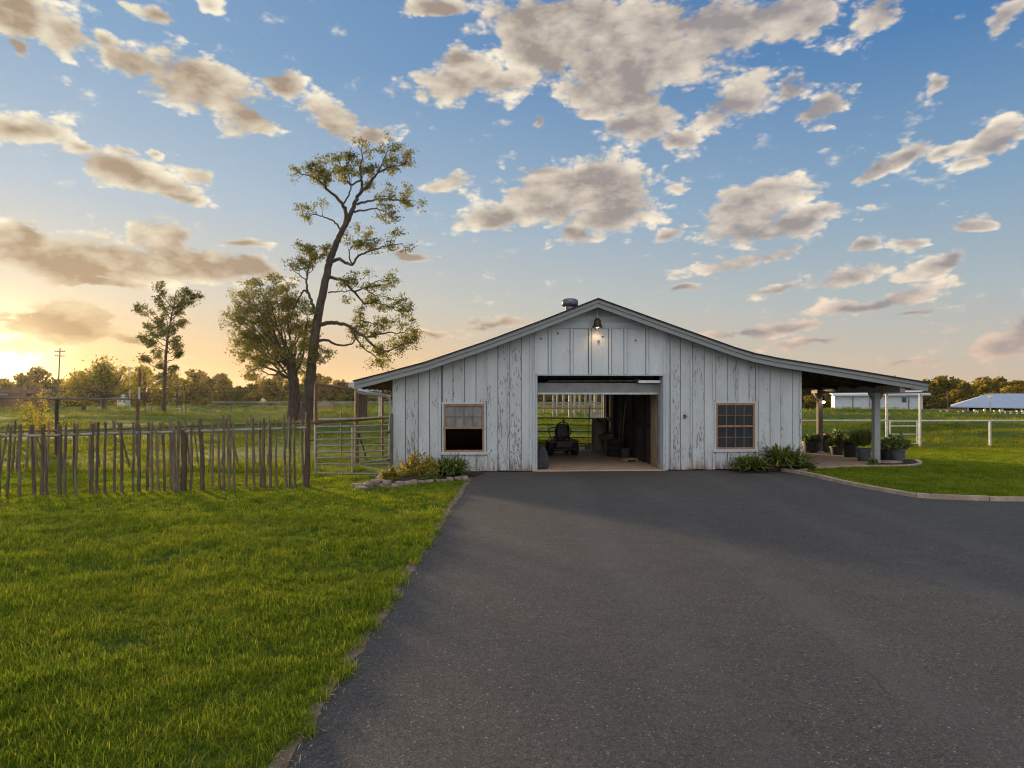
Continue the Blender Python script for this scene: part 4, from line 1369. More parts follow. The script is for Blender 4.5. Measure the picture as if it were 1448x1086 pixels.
def scatter(name, pts, rot, scl, pick, coll, tint=None, lean=None):
    """one object carrying points; geometry nodes put a member of coll on each point"""
    me = bpy.data.meshes.new(name); n = len(pts)
    me.vertices.add(n); me.vertices.foreach_set('co', np.ascontiguousarray(pts, np.float32).ravel())
    for nm, ty, da in (('rz', 'FLOAT', rot), ('scl', 'FLOAT', scl), ('pick', 'INT', pick), ('tint', 'FLOAT', tint if tint is not None else NR.random(n))):
        a = me.attributes.new(nm, ty, 'POINT'); a.data.foreach_set('value', np.ascontiguousarray(da, np.int32 if ty == 'INT' else np.float32))
    o = bpy.data.objects.new(name, me); COL.objects.link(o)
    ng = bpy.data.node_groups.new(name, 'GeometryNodeTree')
    ng.interface.new_socket('Geometry', in_out='INPUT', socket_type='NodeSocketGeometry')
    ng.interface.new_socket('Geometry', in_out='OUTPUT', socket_type='NodeSocketGeometry')
    N = ng.nodes; Lk = ng.links
    gi = N.new('NodeGroupInput'); go = N.new('NodeGroupOutput')
    ci = N.new('GeometryNodeCollectionInfo'); ci.inputs[0].default_value = coll; ci.inputs[1].default_value = True; ci.inputs[2].default_value = True
    ip = N.new('GeometryNodeInstanceOnPoints'); ip.inputs['Pick Instance'].default_value = True

    def na(nm, ty):
        k = N.new('GeometryNodeInputNamedAttribute'); k.data_type = ty; k.inputs[0].default_value = nm; return k.outputs[0]
    cx = N.new('ShaderNodeCombineXYZ'); Lk.new(na('rz', 'FLOAT'), cx.inputs[2])
    e2r = N.new('FunctionNodeEulerToRotation'); Lk.new(cx.outputs[0], e2r.inputs[0])
    Lk.new(gi.outputs[0], ip.inputs['Points']); Lk.new(ci.outputs[0], ip.inputs['Instance'])
    Lk.new(na('pick', 'INT'), ip.inputs['Instance Index']); Lk.new(e2r.outputs[0], ip.inputs['Rotation']); Lk.new(na('scl', 'FLOAT'), ip.inputs['Scale'])
    Lk.new(ip.outputs[0], go.inputs[0])
    md = o.modifiers.new('scatter', 'NODES'); md.node_group = ng
    o['kind'] = 'stuff'
    return o


pts, scl = [], []
rw = random.Random(77)
for row, (R0, hs) in enumerate(((150, .62), (165, .85), (182, 1.05), (200, 1.25), (222, 1.5))):
    a = -56.0
    while a < 56:
        a += rw.uniform(.9, 1.7) * (170 / R0) * (.62 if a > 11 else 1)
        R1 = R0 + rw.uniform(-7, 7)
        # keep the middle of the front rows open and the right-hand wood taller
        side = .94 if a > 12 else (.9 if a < -8 else .9)
        if row == 0 and rw.random() < (.35 if a < 11 else .1): continue
        x, y = R1 * math.sin(math.radians(a)), R1 * math.cos(math.radians(a))
        s_ = hs * side * (rw.uniform(.68, 1.12) if a < 11 else rw.uniform(.86, 1.04)) * (1.06 if rw.random() < .12 else 1)
        pts.append((x, y, tzf(x, y) - .5)); scl.append(s_ * .98)
pts = np.array(pts); n = len(pts)
wd = scatter('wood', pts, NR.uniform(0, 6.28, n), np.array(scl), NR.integers(0, 8, n), PROT)
tag(wd, 'long dark wood of rounded crowns along the horizon', 'wood')
# ------------------------------------------------------------------ grass
def clump_kinds(name, kinds, blades, h, w, rad, mat, seed, flop=.6):
    coll = bpy.data.collections.new(name)
    for k in range(kinds):
        r = np.random.default_rng(seed + k)
        V, Q, Rn = [], [], []
        for b in range(blades):
            a = r.uniform(0, 6.283); rr_ = rad * math.sqrt(r.random())
            base = np.array([math.cos(a) * rr_, math.sin(a) * rr_, 0])
            da = r.uniform(0, 6.283); lean = r.uniform(.1, 1) * flop
            dr = np.array([math.cos(da), math.sin(da), 0]); sd = np.array([-dr[1], dr[0], 0])
            hh = h * r.uniform(.5, 1.15); ww = w * r.uniform(.6, 1.2)
            o = len(V)
            for t_, wk in ((0, 1), (.45, .9), (.8, .55), (1, .06)):
                p = base + dr * hh * lean * t_ ** 1.8 + np.array([0, 0, hh * (t_ - .32 * lean * t_ ** 2.2)])
                V += [p - sd * ww * wk * .5, p + sd * ww * wk * .5]
            for i in range(3): Q.append((o + 2 * i, o + 2 * i + 1, o + 2 * i + 3, o + 2 * i + 2))
            Rn += [r.random()] * 3
        o = np_mesh(name, np.array(V), np.array(Q), np.array(Rn), mat, link=False)
        coll.objects.link(o)
    return coll


def inpoly(x, y, poly):
    c = np.zeros(len(x), bool); n = len(poly)
    for i in range(n):
        x1, y1 = poly[i][:2]; x2, y2 = poly[(i + 1) % n][:2]
        if y1 == y2: continue
        c ^= ((y1 > y) != (y2 > y)) & (x < (x2 - x1) * (y - y1) / (y2 - y1) + x1)
    return c


def fieldn(x, y, s, ph=0):
    return (np.sin(x * s + ph + 1.7 * np.sin(y * s * .8 + ph)) + np.sin(y * s * 1.3 + ph * 2 + 1.3 * np.sin(x * s * .9))) * .25 + .5


LC = clump_kinds('lawn_clump', 8, 17, .074, .0050, .055, M['blade'], 500, 1.45)
LC2 = clump_kinds('lawn_clump_wide', 6, 22, .060, .009, .11, M['blade'], 600)
Ps, Ss = [], []
for (y0, y1, dens, sc_, which) in ((2.6, 5.2, 760, 1.0, 0), (5.2, 8.0, 470, 1.08, 0), (8.0, 12, 250, 1.2, 0)):
    xa, xb = -.80 * y1 - 2.2, -.9
    n = int((xb - xa) * (y1 - y0) * dens)
    x = NR.uniform(xa, xb, n); y = NR.uniform(y0, y1, n)
    ex = np.interp(y, [p[1] for p in EL], [p[0] for p in EL])
    rag = -.025 + .10 * np.maximum(0, np.sin(y * 1.7 + 1) * np.sin(y * .63 + 2)) ** 1.5 + .035 * np.sin(y * 13.0) + .05 * (y < 5.0) + .03 * np.sin(y * 7.1)
    ok = (x < ex - rag + NR.uniform(-.06, .04, n)) & (x > -.80 * y - 2.2)
    x, y = x[ok], y[ok]
    tuft = fieldn(x, y, 2.1, .5) * .5 + fieldn(x, y, 5.3, 2) * .5
    keep = NR.random(len(x)) < np.clip(.45 + tuft * 1.0, 0, 1)
    x, y, tuft = x[keep], y[keep], tuft[keep]
    Ps.append(np.stack([x, y, np.full(len(x), .006)], 1)); Ss.append(sc_ * (.6 + .6 * tuft) * NR.uniform(.65, 1.35, len(x)))
P = np.concatenate(Ps); S = np.concatenate(Ss); n = len(P)
lg = scatter('lawn_grass', P, NR.uniform(0, 6.28, n), S, NR.integers(0, 8, n), LC)
tag(lg, 'bright green mown lawn grass left of the driveway', 'grass')
print('lawn near', n)
Ps, Ss = [], []
for (y0, y1, dens, sc_) in ((12, 16.5, 120, 1.0), (16.5, 20.5, 80, 1.1)):
    xa, xb = -.80 * y1 - .6, -.9
    n = int((xb - xa) * (y1 - y0) * dens)
    x = NR.uniform(xa, xb, n); y = NR.uniform(y0, y1, n)
    ok = inpoly(x, y, LLAWN) & ~inpoly(x, y, [(p[0], p[1]) for p in bed1])
    x, y = x[ok], y[ok]; tuft = fieldn(x, y, 2.1, .5)
    Ps.append(np.stack([x, y, np.full(len(x), .006)], 1)); Ss.append(sc_ * (.65 + .5 * tuft) * NR.uniform(.75, 1.25, len(x)))
n = int(9 * 12 * 150); x = NR.uniform(7.2, 19.5, n); y = NR.uniform(13.4, 24.5, n)
ok = inpoly(x, y, RLAWN) & (x < .8 * y + 1)
x, y = x[ok], y[ok]; Ps.append(np.stack([x, y, np.full(len(x), .006)], 1)); Ss.append((.8 + .35 * fieldn(x, y, 2, 1)) * NR.uniform(.75, 1.2, len(x)))
P = np.concatenate(Ps); S = np.concatenate(Ss); n = len(P)
lg = scatter('lawn_grass', P, NR.uniform(0, 6.28, n), S, NR.integers(0, 6, n), LC2)
tag(lg, 'mown lawn grass farther off, before the stick fence and right of the kerb', 'grass')
print('lawn far', n)
# pasture: longer, rougher tufts
FC = clump_kinds('pasture_clump', 6, 20, .26, .014, .20, M['field_blade'], 700, .8)
BARNP = [tuple(B2W(*p)[:2]) for p in ((-6.0, -.6), (9.5, -.6), (9.5, 8.9), (-6.0, 8.9))]
Ps, Ss = [], []
for (y0, y1, dens, sc_) in ((18.0, 30, 24, .75), (30, 48, 9, 1.0), (48, 80, 3.0, 1.4), (80, 150, .7, 2.2)):
    n = int((y1 - y0) * 1.7 * y1 * dens)
    x = NR.uniform(-.85 * y1, .85 * y1, n); y = NR.uniform(y0, y1, n)
    ok = (abs(x) < .82 * y + 1) & ~inpoly(x, y, BARNP) & ~inpoly(x, y, [(p[0], p[1]) for p in RLAWN]) & ~inpoly(x, y, LLAWN) & ~((x > -4.2) & (y < 22) & (x < 12.5))
    # mown strip along the right of the lawn stays short
    ok &= ~((x > 11.5) & (y < 27.0))
    x, y = x[ok], y[ok]; tuft = fieldn(x, y, .33, .2) * .6 + fieldn(x, y, 1.1, 3) * .4
    keep = NR.random(len(x)) < np.clip(tuft * 1.5 - .1, .08, 1)
    x, y, tuft = x[keep], y[keep], tuft[keep]
    short = np.where((x < -3) & (y < 21.0), 1.25, 1.0)
    Ps.append(np.stack([x, y, tz(x, y) - .04], 1)); Ss.append(sc_ * short * (.35 + .75 * tuft) * NR.uniform(.7, 1.25, len(x)))
P = np.concatenate(Ps); S = np.concatenate(Ss); n = len(P)
pg = scatter('pasture_grass', P, NR.uniform(0, 6.28, n), S, NR.integers(0, 6, n), FC)
tag(pg, 'rough uneven pasture grass around and behind the barn', 'grass')
print('pasture', n)
n = 9000; x = NR.uniform(11.5, 24, n); y = NR.uniform(23.5, 27.2, n); ok = (x < .82 * y + 1) & ~inpoly(x, y, [(p[0], p[1]) for p in RLAWN]); x, y = x[ok], y[ok]; n = len(x)
pg = scatter('lawn_grass', np.stack([x, y, tz(x, y) - .03], 1), NR.uniform(0, 6.28, n), NR.uniform(.9, 1.5, n), NR.integers(0, 6, n), LC2)
tag(pg, 'short sunlit grass strip before the white pipe fence', 'grass')


# ------------------------------------------------------------------ shrubs and potted plants
def blades(mb, c, n, length, w, r, seed, rise=(.35, 1.3), flop=.55, spread=.1):
    for _ in range(n):
        a = r.uniform(0, 6.283); el = r.uniform(*rise)
        d = Vector((math.cos(a), math.sin(a), 0)); s = Vector((-d.y, d.x, 0))
        b = Vector(c) + d * r.uniform(0, spread) + s * r.uniform(-spread, spread)
        L = length * r.uniform(.6, 1.15); mb.cr = r.random()
        pts = []
        for t_ in (0, .3, .6, .85, 1):
            pts.append(b + d * (math.cos(el) * L * t_ * (1 + .15 * t_)) + Vector((0, 0, math.sin(el) * L * t_ - flop * L * t_ ** 2.4 * r.uniform(.4, 1))))
        s = (s + Vector((0, 0, r.uniform(-.35, .35)))).normalized()
        mb.strip(pts, s, [w * .5, w * .9, w, w * .6, w * .05])


def shrub(name, label, pos, R, H, seed, mat, kind='blade', group=None, parent=None, n=None):
    r = random.Random(seed)
    if parent is None:
        root = thing(name, label, 'shrub', pos, r.uniform(0, 6), group); par = root
    else: par = parent; root = None
    m_ = MB()
    if kind == 'blade':
        for i in range(n or 9):
            a = r.uniform(0, 6.283); q = R * .62 * math.sqrt(r.random())
            hz = (1 - (q / R) ** 2) * .25 * H
            blades(m_, (math.cos(a) * q, math.sin(a) * q, hz), 46, H * r.uniform(.75, 1.05), .022, r, seed, (.3, 1.4) if parent is None else (.85, 1.45), .5 if parent is None else .25, R * .14)
        o = m_.build('foliage', mat, par)
    else:
        st = MB(); cs = []
        for i in range(n or 34):
            a = r.uniform(0, 6.283); ph = math.asin(r.uniform(.1, 1)); 
            tip = Vector((math.cos(a) * math.cos(ph) * R, math.sin(a) * math.cos(ph) * R, math.sin(ph) * H)) * r.uniform(.72, 1.05)
            st.tube([(tip.x * .1, tip.y * .1, 0), tip * .55 + Vector((0, 0, .05 * H)), tip], [.009, .006, .003], 4, False)
            for k in range(34):
                f = r.uniform(.35, 1.05); cs.append(tuple(tip * f + rvec(r) * R * .13))
        st.build('stems', M['bark'], par)
        nr = np.array(cs); 
        o = leaf_mesh('foliage', nr, NR.uniform(.07, .14, len(nr)), mat, par, nrm=nr / (np.linalg.norm(nr, axis=1, keepdims=True) + 1e-6) * .7, aspect=.42)
    return root or o


shrub('shrub', 'large yellow flowering shrub in the stone edged bed under the left window', G(593, 677), .62, .64, 1, M['leaf_yellow'], 'leafy', n=80)
shrub('shrub', 'green arching shrub right of the yellow one by the driveway corner', G(638, 676), .42, .66, 2, M['leaf_green'])
shrub('shrub', 'low grey green cushion plant at the front of the left bed', G(606, 682), .32, .22, 3, M['leaf_green'], 'leafy', n=30)
shrub('shrub', 'small olive plant at the left end of the stone edged bed', G(553, 682), .36, .34, 4, M['leaf_oak'], 'leafy', n=26)
shrub('shrub', 'smaller arching green shrub under the right window', G(1061, 667), .42, .55, 5, M['leaf_green'])
shrub('shrub', 'large arching green shrub at the right front corner of the barn', G(1112, 665), .60, .86, 6, M['leaf_green'], n=13)
shrub('shrub', 'small bronze leaved plant between the two green shrubs at right', G(1088, 667), .22, .40, 7, M['leaf_bronze'], 'leafy', n=26)
shrub('shrub', 'low dark plant at the right end of the front bed by the walkway', G(1142, 665), .26, .22, 8, M['leaf_green'], 'leafy', n=26)
shrub('shrub', 'small weed like plant at the foot of the front porch post', G(1234, 660), .18, .24, 9, M['leaf_green'], 'leafy', n=18)


def potted(label, pos, rp, hp, matp, R, H, seed, mat=None, kind='leafy', n=None, z0=.05):
    root = thing('potted_plant', label, 'potted plant', (pos.x, pos.y, z0), seed, 'potted plants on the porch')
    m_ = MB(); m_.lathe([(rp * .74, 0), (rp * .78, .02), (rp * .96, hp * .86), (rp * 1.06, hp * .87), (rp * 1.07, hp), (rp * .95, hp), (rp * .93, hp * .9), (0, hp * .89)], 22)
    m_.build('pot', matp, root, smooth=True)
    m_ = MB(); m_.lathe([(rp * .9, hp * .86), (0, hp * .925)], 14); m_.build('soil', M['mulch'], root)
    o = shrub('x', '', None, R, H, seed, mat or M['leaf_green'], kind, parent=root, n=n)
    for ch in root.children:
        if ch.name.startswith(('foliage', 'stems')): ch.location = (0, 0, hp * .9)
    return root


potted('grey pot of tall arching leaves just left of the front porch post', G(1221, 654), .215, .40, M['pot'], .34, .62, 11, kind='blade', n=9)
potted('black pot with sparse reddish plant in the middle of the porch row', G(1202, 648.5), .23, .42, M['pot_black'], .32, .34, 12, M['leaf_bronze'], n=22)
potted('bushy green plant in a low dark pot behind the rear porch post', G(1183, 645), .24, .30, M['pot_black'], .36, .60, 13, n=40)
potted('grey pot of full green foliage on the bed right of the front porch post', G(1269, 656), .235, .40, M['pot'], .44, .52, 14, n=46, z0=.08)
potted('dark pot with green plant half hidden behind the front porch post', G(1251, 652), .2, .30, M['pot_black'], .32, .42, 15, n=30)
potted('dark planter of trailing leaves left of the rear porch post', G(1146, 642), .3, .42, M['pot_black'], .40, .34, 16, n=34)
potted('second dark planter by the barn wall at the back of the porch', G(1164, 640.5), .3, .46, M['pot_black'], .40, .3, 17, M['leaf_bronze'], n=26)
m_ = MB(); m_.lathe([(.30, 0), (.33, .02), (.32, .07), (.27, .085), (0, .09)], 16, wob=.06)
p_ = m_.build('flat_stone', M['stone'], smooth=True, loc=G(1258, 658.2) + Vector((0, 0, .07))); p_.scale = (1.15, .6, .9)
tag(p_, 'flat pale stone on the mulch at the foot of the front porch post', 'stone')

# edging stones of the left bed
rs = random.Random(9)
SP = catmull([G(505, 689.5), G(514, 692), G(528, 690.8), G(535, 686.5), G(541, 681.5)], 3)
SP2 = catmull([G(541, 690.3), G(556, 689.6), G(575, 687.4), G(596, 684.9), G(618, 682.6), G(636, 681.2), G(656, 679.6)], 2)
SP3 = [G(522, 687.5, .1), G(531, 684, .12), G(538, 680, .12), G(547, 686.7, .1)]
for i, p in enumerate(SP + SP2 + SP3):
    m_ = MB(); a = rs.uniform(.10, .16) * (1.0 if i < len(SP) + 4 else .72); h = rs.uniform(.07, .13)
    m_.lathe([(a * .8, 0), (a, h * .25), (a * .97, h * .7), (a * .8, h), (0, h * 1.04)], 11, wob=.1, rr=rs)
    top_ = i >= len(SP) + len(SP2)
    o = m_.build('edging_stone', M['stone'], smooth=True, loc=(p.x, p.y, .1 if top_ else .0)); o.rotation_euler = (rs.uniform(-.1, .1), rs.uniform(-.1, .1), rs.uniform(0, 6)); o.scale = (1.25, .8, 1)
    tag(o, 'pale flat fieldstone stacked on top of the bed edging' if top_ else 'pale flat fieldstone edging the flower bed by the left window', 'stone', 'upper edging stones of the left bed' if top_ else 'edging stones of the left bed')
# ------------------------------------------------------------------ fences and gates
lf0 = random.Random(23)
M['straw'] = mat_plain('dry_straw', (.42, .32, .19), (.26, .19, .11), 30, .9)
rf = random.Random(17)
FA, FB = G(-60, 705), G(437, 690)


def fline(px):
    """front fence line at a photo column"""
    k = (px - CX) / F; d = FB - FA
    t_ = (k * FA.y - FA.x) / (d.x - k * d.y)
    return FA + d * t_


def stick(mb, a, b, r, rr_, kn=6):
    pts = []
    side = rvec(rr_) * .012
    for i in range(kn + 1):
        f = i / kn; p = a.lerp(b, f)
        pts.append(p + Vector((rr_.uniform(-1, 1), rr_.uniform(-1, 1), 0)) * .010 + side * math.sin(f * 3.1) * 1.6)
    mb.cr = rr_.random()
    mb.tube(pts, [r * (1.12 - .25 * i / kn) * rr_.uniform(.9, 1.1) for i in range(kn + 1)], 8)


fence = thing('stick_fence', 'rustic fence of crooked upright sticks along the lawn', 'fence', fline(218))
fo = fence.location.copy()
PK = [(-6, 598, -4, 703), (17.9, 601, 12, 703), (31, 600, 30.4, 702), (42, 601, 47, 702), (62.7, 603, 61, 702), (64.6, 599, 69, 701.5), (81, 600, 81.4, 701.4), (95.8, 600, 94.6, 700.3), (111.8, 597, 110, 700), (125.7, 597.6, 127, 699.6),
      (141, 596.5, 139, 699.5), (151.3, 596.5, 150.8, 698.5), (160.4, 597.5, 160.4, 698.3), (174, 597.6, 174.8, 697.8), (190.8, 597.6, 190.3, 697.8), (207.8, 596.5, 206.6, 697), (217, 597, 216.7, 696.5), (222.6, 603, 227.4, 696), (238, 594, 240, 695.8), (255, 593.5, 253, 694.8),
      (272, 601, 272, 694.3), (282.5, 591, 286.6, 693.6), (283, 592, 286.5, 693.4), (301.5, 594, 302, 692.8), (308, 597.6, 309.4, 692.8), (317.6, 588, 318.3, 692.3), (330.3, 596.5, 332.7, 691.2), (348.2, 592.9, 347.5, 690.6), (359, 590.5, 361.4, 690), (374, 591.2, 375.3, 688.8),
      (389, 593, 391, 688.8), (402.6, 587, 405.7, 688), (417.2, 590.5, 418, 687.5), (424.4, 594, 429, 687.5), (1.5, 600, -1, 703), (88, 601, 87, 701), (103, 600, 105, 700.5), (134, 599, 133, 699.6), (199, 600, 198, 697.4), (229, 598, 231, 696.2), (247, 599, 248, 695.4), (324, 595, 326, 692), (366, 594, 368, 689.6), (382, 595, 383, 689), (411, 592, 411.5, 687.8)]
for i, (tx, ty, bx, by) in enumerate(PK):
    q = fline(bx); a = Vector((q.x, q.y, -.06))
    q2 = fline(tx); b = Vector((q2.x, q2.y, CH - (ty - HY) / F * q2.y))
    fl = Vector((.0, -.055, 0)) if i % 3 else Vector((.0, .05, 0))
    m_ = MB(); stick(m_, a + fl - fo, b + fl - fo, rf.uniform(.024, .036), rf)
    m_.build('picket', M['picket'], fence, smooth=True)
for bx, ty, by, r in ((259, 607, 694.5, .065), (434.5, 583.5, 690, .056)):
    q = fline(bx); m_ = MB(); stick(m_, Vector((q.x, q.y + .01, -.1)) - fo, Vector((q.x, q.y + .01, CH - (ty - HY) / F * q.y)) - fo, r, rf)
    m_.build('post', M['fence_post'], fence, smooth=True)
m_ = MB(); pts = []
for px_, y_ in ((-60, 619), (0, 617.2), (75, 615.5), (150, 613.2), (225, 611), (300, 608.5), (370, 606.5), (436, 605)):
    q = fline(px_); pts.append(Vector((q.x, q.y, CH - (y_ - HY) / F * q.y + rf.uniform(-.008, .008))) - fo)
m_.tube(catmull(pts, 4), .03, 8); m_.build('rail', M['rail_top'], fence, smooth=True)

# second row of sticks behind it
BA_, BB_ = G(-60, 666.5), G(431, 661)


def bline(px):
    k = (px - CX) / F; d = BB_ - BA_
    t_ = (k * BA_.y - BA_.x) / (d.x - k * d.y)
    return BA_ + d * t_


fence2 = thing('stick_fence', 'lower and thinner brown stick fence seen through the front one', 'fence', bline(200))
fo = fence2.location.copy()
px_ = -20
while px_ < 430:
    q = bline(px_); ln = rf.uniform(-.18, .18)
    if rf.random() < .12: ln *= 2.2
    h = 1.27 + .18 * px_ / 430 + rf.uniform(-.05, .16)
    m_ = MB(); stick(m_, Vector((q.x, q.y - .04, -.1 + tzf(q.x, q.y))) - fo, Vector((q.x + ln, q.y - .04, h)) - fo, rf.uniform(.018, .032), rf)
    m_.build('picket', M['picket'], fence2, smooth=True)
    px_ += rf.choice((6, 9, 13, 17, 22))
m_ = MB(); m_.tube(catmull([Vector((bline(p).x, bline(p).y, CH - (y_ - HY) / F * bline(p).y)) - fo for p, y_ in ((-60, 612), (60, 609.5), (200, 605.5), (320, 601), (431, 597.8))], 4), .026, 8)
m_.build('rail', M['rust'], fence2, smooth=True)

# tall pipe fence with a single high rail
q0, q1, q2 = D(-90, 561, 24), D(80, 563.5, 24), D(195.5, 564.5, 24)
pf = thing('pipe_fence', 'high single rail pipe fence with a tall rusty end post behind the sticks', 'fence', (q2.x, q2.y, tzf(q2.x, q2.y)))
o_ = pf.location.copy()
m_ = MB(); m_.tube([q0 - o_, q1 - o_, q2 - o_], .032, 8); m_.build('rail', M['grey_rail'], pf, smooth=True)
for q, top_ in ((q0, 0), (q1, 0)):
    m_ = MB(); m_.tube([Vector((q.x, q.y, -.2)) - o_, Vector((q.x, q.y, q.z - .03)) - o_], .06, 10); m_.build('post', M['dark_pipe'], pf, smooth=True)
m_ = MB(); m_.tube([Vector((q2.x - .03, q2.y, -.2)) - o_, Vector((q2.x - .03, q2.y, q2.z + .02)) - o_], .055, 10); m_.build('post', M['rust'], pf, smooth=True)
m_ = MB(); t_ = D(197.5, 522, 24); m_.tube([Vector((q2.x + .03, q2.y, q2.z + .0)) - o_, Vector((q2.x + .04, q2.y, q2.z + .45)) - o_], .03, 8); m_.build('post', M['metal'], pf, smooth=True)
m_ = MB(); m_.tube([Vector((q2.x + .05, q2.y, q2.z + .43)) - o_, Vector((q2.x + .055, q2.y, t_.z)) - o_, Vector((q2.x + .055, q2.y, t_.z + .06)) - o_], [.045, .045, .02], 8); m_.build('post', M['rust'], pf, smooth=True)

# rusty pen frame left of the barn
pen = thing('pipe_pen', 'rusty pipe frame with leaning brace behind the silver gate', 'pen', D(504, 655, 21.6))
o_ = pen.location.copy(); o_.z = 0; pen.location = o_


def pen_part(nm, pts, r, mat):
    m_ = MB(); m_.tube([Vector(p) - o_ for p in pts], r, 8); return m_.build(nm, mat, pen, smooth=True)


a, b, c = D(446.5, 543, 22.5), D(504.5, 551, 21.6), D(541, 551, 23.2)
pen_part('post', [(a.x, a.y, -.1), a], .055, M['rust']); pen_part('post', [(b.x, b.y, -.1), b], .062, M['rust']); pen_part('post', [(c.x, c.y, -.1), c], .04, M['rust'])
pen_part('rail', [a, b], .045, M['rust']); pen_part('rail', [b, D(551, 560, 19.5)], .035, M['trim'])
pen_part('rail', [D(437, 598, 21.5), D(504, 594, 21.5), D(551, 589.5, 21.4)], .045, M['rust'])
pen_part('rail', [D(450, 593.5, 21.4), D(504, 592, 21.4), D(551, 589, 21.3)], .03, M['gate'])
pen_part('brace', [D(507, 612, 21.4), D(520, 655, 21.8)], .03, M['dark_pipe'])
pen_part('rail', [D(505, 655, 21.6), D(551, 649, 21.6)], .028, M['gate'])
for px_, y0, y1, Y in ((483, 583, 645, 24.5), (541, 598, 640, 24.0)):
    q = D(px_, y0, Y); pen_part('picket', [(q.x, q.y, -.1), q], .025, M['dark_pipe'])

# silver tube gate
ga, gb_ = Vector((D(446, 600, 16.9).x, 16.9, 0)), Vector((D(550.5, 600, 18.25).x, 18.25, 0))
gate = thing('tube_gate', 'silver tube farm gate of many rails beside the left barn corner', 'gate', gb_)
gd_ = ga - gb_


def gp(t_, z): return gd_ * t_ + Vector((0, 0, z))


zl = [CH - (y_ - HY) / F * 16.9 for y_ in (603.8, 611.5, 622, 630.5, 640, 647.5, 656, 669)]
zr = [CH - (y_ - HY) / F * 18.25 for y_ in (600.5, 609.5, 618, 628.5, 637, 645, 656, 670)]
for i, (l, r) in enumerate(zip(zl, zr)):
    m_ = MB(); m_.tube([gp(0, r), gp(.5, (l + r) / 2 - .012), gp(1, l)], .019 if 0 < i < 7 else .024, 8); m_.build('rail', M['gate'], gate, smooth=True)
for t_, e in ((0, .03), (1, .05), (.52, .0)):
    f = t_; m_ = MB(); m_.tube([gp(t_, zr[-1] * (1 - f) + zl[-1] * f - .03), gp(t_, zr[0] * (1 - f) + zl[0] * f + e)], .024, 8); m_.build('upright', M['gate'], gate, smooth=True)
m_ = MB(); m_.box(-.06, .02, -.03, .03, .35, .42); m_.box(-.06, .02, -.03, .03, 1.1, 1.17); m_.build('hinge', M['dark_pipe'], gate)
m_ = MB(); q = D(552.5, 600, 18.5); m_.tube([(0, 0, -.1), (0, 0, 1.62)], .05, 10)
o = m_.build('gate_post', M['grey_rail'], smooth=True, loc=(q.x + .03, 18.45, 0)); tag(o, 'grey wooden post that hangs the silver gate at the barn corner', 'post')
m_ = MB(); m_.tube([(0, 0, -.1), (0, 0, 1.55)], .035, 8)
m_.tube([(0, 0, 1.0), (.12, .03, 1.02)], .02, 6)
o = m_.build('latch_post', M['rust'], smooth=True, loc=(ga.x - .13, ga.y - .1, 0)); tag(o, 'thin rusty latch post at the free end of the silver gate', 'post')

# white pipe fence across the right-hand field
wf = thing('white_pipe_fence', 'white single rail pipe fence across the field right of the porch', 'fence', D(1400, 633, 27.8))
wf.location.z = 0; o_ = wf.location.copy()
WY = 27.8
for xa, xb in ((1060, 1254), (1302, 1560)):
    pa, pb = D(xa, 595, WY), D(xb, 594.5, WY)
    m_ = MB(); m_.tube([pa - o_, pb - o_], .035, 8); m_.build('rail', M['white_pipe'], wf, smooth=True)
for px_ in (1080, 1400, 1545):
    q = D(px_, 594, WY); m_ = MB(); m_.tube([Vector((q.x, q.y, -.1)) - o_, q - o_], .045, 8); m_.build('post', M['white_pipe'], wf, smooth=True)
wg = thing('white_gate', 'white gate under a tall flat topped frame in the pipe fence', 'gate', D(1278, 633, WY))
wg.location.z = 0; o_ = wg.location.copy()
for px_ in (1254, 1301):
    q = D(px_, 557, WY); m_ = MB(); m_.tube([Vector((q.x, q.y, -.1)) - o_, q - o_], .045, 10)
    m_.build('post', M['white_pipe'], wg, smooth=True)
a, b = D(1244, 556, WY), D(1314, 555, WY)
m_ = MB(); m_.bar(a - o_, b - o_, .3, .06); m_.build('lintel', M['grey_rail'], wg)
m_ = MB(); a, b = D(1251, 553.2, WY), D(1306, 552.2, WY); m_.bar(a - o_, b - o_, .1, .04); m_.build('lintel', M['white_pipe'], wg)
for px_ in (1258.5, 1297.5):
    m_ = MB(); m_.tube([D(px_, 628, WY) - o_, D(px_, 594, WY) - o_], .035, 8); m_.build('gate_stile', M['white_pipe'], wg, smooth=True)
for y_ in (595.5, 602.5, 614, 627):
    m_ = MB(); m_.tube([D(1258, y_, WY) - o_, D(1298, y_, WY) - o_], .028 if y_ != 614 else .02, 8); m_.build('gate_rail', M['white_pipe'], wg, smooth=True)

# dark pasture gate across the back of the barn
bg_ = thing('pasture_gate', 'dark tube gate closing the back of the barn aisle', 'gate', B2W((OPL + OPR) / 2, BD + .35), BA)
g0, g1 = OPL - .25 - (OPL + OPR) / 2, OPR - .12 - (OPL + OPR) / 2
def gz(y_): return CH - (y_ - HY) / F * 27.6
zz = [gz(y_) for y_ in (591.5, 601, 610.5, 618.5, 627, 634.5)]
for i, z in enumerate(zz):
    m_ = MB()
    if i == 0: m_.tube(catmull([(g0, 0, z + .03), (g1 - .35, 0, z - .02), (g1 - .1, 0, z - .1), (g1, 0, z - .28), (g1, 0, .1)], 5), .024, 8)
    else: m_.tube([(g0, 0, z + .02), (g1 - .01, 0, z - .02)], .019, 8)
    m_.build('rail', M['dark_pipe'], bg_, smooth=True)
for u_ in (g0, g0 + 1.0, (g0 + g1) / 2 + .42, g1 - .1):
    m_ = MB(); m_.tube([(u_, .002, .08), (u_, .002, zz[0])], .024, 8); m_.build('upright', M['dark_pipe'], bg_, smooth=True)

